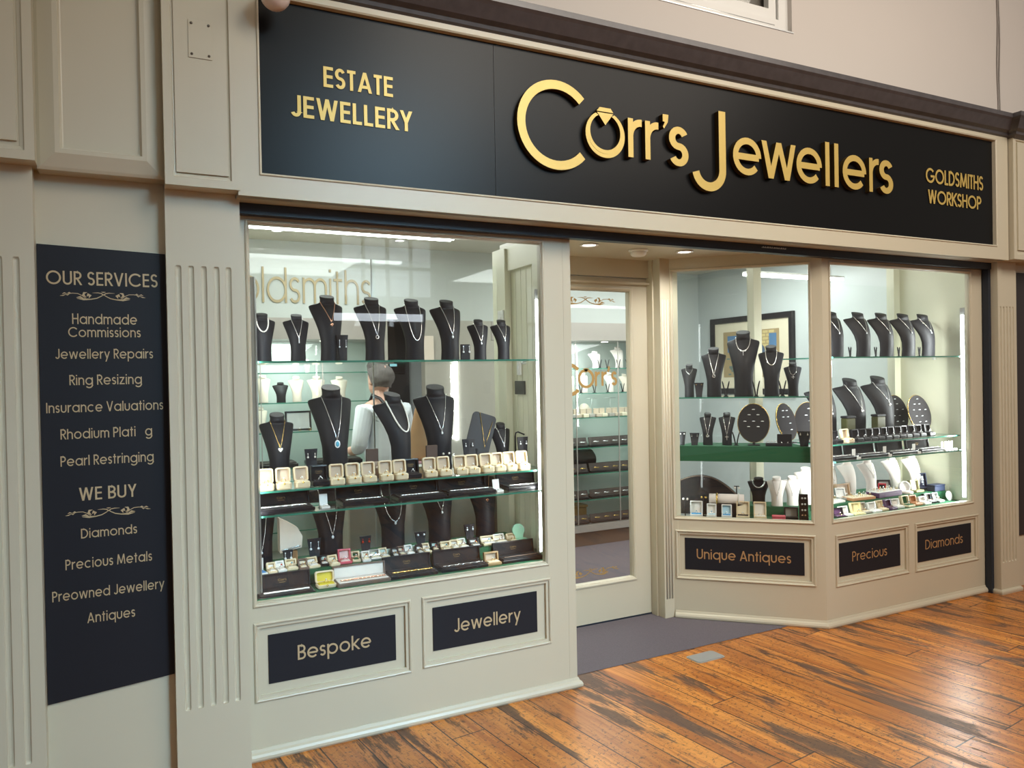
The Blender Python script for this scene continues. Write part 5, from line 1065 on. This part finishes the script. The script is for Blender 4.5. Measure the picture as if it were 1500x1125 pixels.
for i, x in enumerate((3.55, 3.75)):
    t = empty('bracelet_bar', (x+.16, 2.72, 1.125)); tag(t, 'thin metal T bar, %s one on third shelf behind door' % ('left', 'right')[i], 'stand'); ob('bar', MB().tube([(0, 0, .004), (0, 0, .16)], .003, 6).tube([(-.06, 0, .16), (.06, 0, .16)], .003, 6), 'alu', t); ob('foot', MB().cbox(-.03, .03, -.02, .02, 0, .005, .001), 'alu', t)
t = empty('round_box', (3.62, 2.70, 1.125)); tag(t, 'pale round lid standing on third shelf behind door', 'box'); ob('lid', MB().lathe([(0, -.008), (.055, -.008), (.06, 0), (.055, .008), (0, .008)], 20, 0, Matrix.Translation((0, 0, .060)) @ Matrix.Rotation(radians(80), 4, 'X')), 'linen', t)
for k, z in enumerate(SZ[3:]+[.190]):
    for j, (a, b) in enumerate(((2.78, 3.56), (3.58, 4.30))):
        h = .095 if k < 2 else .085; c = (a+b)/2; t = empty('bracelet_tray', (c, 2.545, z)); sh = ('fourth', 'fifth', 'sixth', 'bottom')[k]
        tag(t, 'long dark bracelet tray, %s half of the %s cabinet shelf behind door' % (('left', 'right')[j], sh), 'tray', 'dark bracelet trays')
        mx = Matrix.Rotation(radians(-20), 4, 'X'); ob('base', MB().cbox(a-c, b-c, 0, .16, 0, .02, .004), 'jetbox', t); ob('sloped_pad', MB().cbox(a-c, b-c, .01, .02, .012, h, .004, 0, mx), cmat('dark_brown_pad', (.05, .035, .032), .6), t)
        for i in range(7):
            x = a+.06+(b-a-.12)*i/6; tag(link('bracelet', cached(('bracelet', k % 2), lambda: MB().tube([(-.028, 0, 0), (-.012, -.003, .004), (.012, -.003, -.001), (.028, 0, .003)], .005, 6), ['goldm' if k % 2 else 'silver']), None, (x, 2.553, z+.045)), 'small bracelet on a dark tray of the %s shelf behind door' % sh, 'bracelet', 'bracelets on the %s cabinet shelf' % sh)
t = empty('cushion_roll', (3.42, 2.75, SZ[4])); tag(t, 'dark rounded roll behind the sixth shelf tray', 'roll'); ob('roll', MB().tube([(-.3, 0, .10), (.28, 0, .10), (.31, 0, .10)], [.095, .095, .06], 16), 'black', t)
t = empty('gold_dish', (3.40, 2.73, SZ[5])); t.location.z = .190; tag(t, 'gold coloured flat box in the lowest cabinet compartment', 'box'); ob('body', MB().cbox(-.20, .22, -.04, .12, 0, .12, .006), 'goldvinyl', t); ob('lid', MB().cbox(-.21, .23, -.05, .13, .12, .14, .006), 'goldvinyl', t)
# left cabinet lower items
t = empty('picture_frame', (1.10, 2.60, 1.125)); tag(t, 'grey tilted screen with dark frame in cabinet behind left window', 'screen'); mx = Matrix.Rotation(radians(-10), 4, 'X'); ob('frame', MB().frame(-.12, .07, .004, .15, [(0, .012), (0, 0), (.014, 0), (.014, .008)], 0, mx).box(-.12, .07, .008, .012, .004, .15, 0, mx), 'jetbox', t); ob('screen', MB().box(-.106, .056, .004, .009, .018, .136, 0, mx), 'greyband', t)
for i, (x, z) in enumerate(((.72, .862), (1.20, .862), (.72, .632), (1.20, .632))):
    t = empty('bracelet_tray', (x+.14, 2.56, z)); tag(t, 'dark tray, %s on the %s shelf of the left wall cabinet' % (('left one', 'right one')[i % 2], 'fourth' if i < 2 else 'fifth'), 'tray'); ob('base', MB().cbox(-.2, .2, 0, .2, 0, .03, .004), 'jetbox', t); ob('pad', MB().cbox(-.19, .19, .01, .19, .03, .04, .003), 'dark_brown_pad', t)
for i in range(8): ring(.70+.075*i, 2.57, 1.1365, 'gold ring along the screen shelf of left wall cabinet', 'goldm', 'gem', 0, 'gold rings by the screen')
# wall between the cabinets: dark doorway, beige panel, lit strip
struct('wall_shop_panel', MB().box(1.70, 1.74, 2.51, 2.96, 0, 1.955).box(2.04, 2.72, 2.51, 2.60, 0, 1.955), mat('beige grey wall', (.40, .38, .33), .5), label='plain beige grey wall between the glass cabinets', cat='wall')
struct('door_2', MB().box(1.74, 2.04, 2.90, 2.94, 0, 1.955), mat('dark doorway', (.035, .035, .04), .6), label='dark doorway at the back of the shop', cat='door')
tag(ob('light_strip', MB().box(2.283, 2.308, 2.495, 2.508, 1.0, 1.66), 'led'), 'lit vertical strip on the beige wall inside the shop', 'light')
t = empty('notice_board', (2.064, 2.50, 1.73)); tag(t, 'plain cream folder hanging on the beige wall inside shop', 'folder'); ob('cover', MB().box(-.045, .045, -.008, .005, -.10, .10), 'linen', t)
t = empty('door_screen', (1.90, 2.885, 1.60)); tag(t, 'small dark monitor with blue glow in the back doorway', 'screen'); ob('case', MB().cbox(-.10, .10, 0, .02, -.06, .06, .004), 'jetbox', t); ob('display', MB().box(-.03, .03, -.002, .0, .0, .04), emis('blue screen glow', (.35, .75, .8), .9), t)
# painting on the right hand wall of the shop (faces -x): local x runs along the wall
t = empty('framed_painting', (5.198, 2.26, 1.29), radians(-90)); tag(t, 'large dark framed picture of a stone shopfront with arched window', 'painting')
W_, H_ = .535, .74
ob('frame', MB().frame(-W_, W_, 0, H_, [(0, 0), (0, -.03), (.012, -.034), (.05, -.03), (.055, -.012)]), 'jetbox', t); ob('mount', MB().box(-W_+.03, W_-.03, -.012, -.002, .03, H_-.03), 'boxpad', t)
p = MB().box(-.36, .36, -.0145, -.0125, .16, .60); ob('picture_ground', p, mat('tan picture ground', (.42, .31, .16), .6), t)
mb = MB()
for r in range(6):
    for c in range(4): mb.box(-.02+c*.075+(r % 2)*.03, .045+c*.075+(r % 2)*.03, -.0155, -.0146, .41+r*.031, .434+r*.031)
ob('painted_stones', mb, mat('pale painted stone', (.68, .55, .26), .6), t)
ob('painted_arch', MB().prism([(.02, .34), (.19, .34)]+[(.105+.085*cos(a*pi/10), .40+.075*sin(a*pi/10)) for a in range(11)], -.0165, -.0157), mat('painted slate blue', (.10, .15, .24), .6), t)
ob('painted_window', MB().box(-.30, -.14, -.0165, -.0157, .40, .56).box(.24, .33, -.0165, -.0157, .44, .56), cmat('painted_blue', (.10, .22, .40), .6), t)
ob('painted_awning', MB().prism([(.20, .30), (.34, .30), (.32, .40), (.23, .40)], -.0165, -.0157), cmat('painted_red', (.48, .06, .04), .6), t)
mb = MB()
for i in range(26): x = -.33+random.random()*.62; z = .17+random.random()*.17; mb.box(x, x+.03+.03*random.random(), -.0165, -.0157, z, z+.012+.012*random.random())
ob('painted_cobbles', mb, cmat('painted_teal', (.16, .22, .20), .6), t)

# ------------------------------------------------------------------ grey haired person inside the shop
def person():
    px, py = 1.575, 2.12
    t = empty('person', (px, py, .002), radians(200)); tag(t, 'grey haired person in pale shirt with black shoulder strap, inside the shop', 'person')
    V = [(0, 0, .86), (0, .01, 1.02), (0, .015, 1.20), (0, .0, 1.30), (0, -.02, 1.37), (0, -.035, 1.45),
         (.09, 0, .84), (.095, -.01, .47), (.10, .02, .09), (.10, -.09, .035), (-.09, 0, .84), (-.095, -.01, .47), (-.10, .02, .09), (-.10, -.09, .035),
         (.165, .01, 1.27), (.215, .02, 1.02), (.16, -.16, .98), (.13, -.22, .99), (-.165, .01, 1.27), (-.215, .02, 1.02), (-.16, -.16, .98), (-.13, -.22, .99)]
    Ed = [(0, 1), (1, 2), (2, 3), (3, 4), (4, 5), (0, 6), (6, 7), (7, 8), (8, 9), (0, 10), (10, 11), (11, 12), (12, 13), (3, 14), (14, 15), (15, 16), (16, 17), (3, 18), (18, 19), (19, 20), (20, 21)]
    R = [.13, .125, .135, .10, .052, .060, .095, .062, .045, .035, .095, .062, .045, .035, .062, .045, .032, .034, .062, .045, .032, .034]
    def skin(name, V, Ed, R, m, par, root=0):
        me = bpy.data.meshes.new(name); me.from_pydata(V, Ed, []); me.materials.append(M[m] if isinstance(m, str) else m); o = link(name, me, par)
        o.modifiers.new('Skin', 'SKIN')
        for i, sv in enumerate(me.skin_vertices[0].data): sv.radius = (R[i], R[i]*(.72 if i < 4 and len(R) > 12 else 1)); sv.use_root = (i == root)
        s = o.modifiers.new('Subdivision', 'SUBSURF'); s.levels = 2; s.render_levels = 2
        for p in me.polygons: p.use_smooth = True
        return o
    sk = mat('skin', (.60, .36, .27), .5)
    body = skin('body', V, Ed, R, sk, t)
    head = MB().loft([[(rx*cos(2*pi*k/16), y0-.035+ry*sin(2*pi*k/16), z) for k in range(16)] for z, rx, ry, y0 in ((1.385, .02, .03, -.03), (1.40, .045, .06, -.025), (1.43, .062, .082, -.01), (1.47, .072, .092, 0), (1.52, .076, .096, .005), (1.56, .068, .088, .008), (1.59, .045, .06, .01), (1.60, .01, .012, .01))])
    head.ball((0, -.130, 1.475), .014, 6, 0, None, 1.4).ball((.074, -.03, 1.475), .016, 6, 0, None, 1.5).ball((-.074, -.03, 1.475), .016, 6, 0, None, 1.5)
    ob('head', head, sk, body)
    ob('eyes', MB().ball((.028, -.118, 1.495), .009, 6).ball((-.028, -.118, 1.495), .009, 6), 'jetbox', body); ob('mouth', MB().cbox(-.02, .02, -.120, -.112, 1.428, 1.434, .001), cmat('lips', (.45, .16, .14), .5), body)
    hm = MB(); hr = []
    for k in range(15):
        e = -1.0+k/14*2.55; row_ = []
        for i in range(36):
            a = 2*pi*i/36; fr = max(0, -sin(a)); lo = min(1, max(0, .75-e))*min(1, fr*1.8)     # hair line rises over the face
            q = 1.02+random.uniform(-.075, .075); ce = cos(max(-.7, min(e, 1.5))); row_.append((.090*q*cos(a)*ce, -.022+.106*q*sin(a)*ce*(1-.2*lo), 1.508+.094*q*sin(e)*(1 if e > 0 else .85)+.13*lo))
        hr.append(row_)
    hm.loft(hr)
    ob('hair', hm, mat('grey hair', (.12, .11, .105), .9, var=.9, scale=120, bump=.6), body)
    sh = skin('shirt', [(0, 0, .80), (0, .01, 1.02), (0, .015, 1.20), (0, .003, 1.31), (.165, .01, 1.275), (.225, .02, 1.02), (.19, -.07, .995), (-.165, .01, 1.275), (-.225, .02, 1.02), (-.19, -.07, .995)], [(0, 1), (1, 2), (2, 3), (3, 4), (4, 5), (5, 6), (3, 7), (7, 8), (8, 9)], [.155, .150, .155, .105, .075, .058, .045, .075, .058, .045], mat('pale shirt', (.70, .75, .80), .8), t)
    skin('trousers', [(0, 0, .90), (.09, 0, .82), (.096, -.01, .47), (.10, .02, .07), (-.09, 0, .82), (-.096, -.01, .47), (-.10, .02, .07)], [(0, 1), (1, 2), (2, 3), (0, 4), (4, 5), (5, 6)], [.150, .112, .080, .065, .112, .080, .065], 'navy', t)
    for s in (-1, 1):
        ob('shoe', MB().loft([[(s*.10+.043*cos(2*pi*k/12)*q, -.045+.125*sin(2*pi*k/12)*q, z) for k in range(12)] for z, q in ((0, 1), (.03, 1), (.06, .75), (.075, .5))]), 'jetbox', t)
        for f in range(4): skin('finger', [(s*(.135-.012*f), -.235, .99), (s*(.130-.012*f), -.275-.006*(f in (1, 2)), .985), (s*(.122-.010*f), -.300-.006*(f in (1, 2)), .965)], [(0, 1), (1, 2)], [.009, .008, .007], sk, body)
        skin('thumb', [(s*.105, -.22, .995), (s*.075, -.250, .998), (s*.065, -.275, .99)], [(0, 1), (1, 2)], [.011, .010, .008], sk, body)
    ob('shoulder_strap', MB().tube([(-.13, .16, 1.0), (-.05, .185, 1.12), (.05, .165, 1.26), (.09, .09, 1.36), (.09, 0, 1.385), (.06, -.10, 1.30), (-.04, -.17, 1.10)], .012, 6), 'jetbox', sh)
person()
t = empty('shop_counter', (1.55, 1.02, .002)); tag(t, 'low pale counter standing inside the shop behind left window', 'counter')
ob('body', MB().cbox(-.55, .55, -.15, .15, 0, .98, .006), 'greyband', t); ob('worktop', MB().cbox(-.57, .57, -.17, .17, .98, 1.01, .004), 'mint', t)
t = empty('bag', (1.50, 1.04, 1.012)); tag(t, 'soft tan bag on a pink cloth, on the counter inside shop', 'bag')
ob('body', MB().loft([[(a*cos(2*pi*k/16), b*sin(2*pi*k/16), z) for k in range(16)] for z, a, b in ((.012, .085, .06), (.03, .105, .07), (.12, .100, .065), (.22, .080, .05), (.31, .060, .035), (.345, .040, .02))]), mat('tan leather', (.52, .28, .14), .5, var=.25, scale=14, bump=.4), t); ob('pink_cloth', MB().cbox(-.10, .11, -.09, .09, 0, .014, .004), mat('pink cloth', (.72, .42, .50), .8), t)
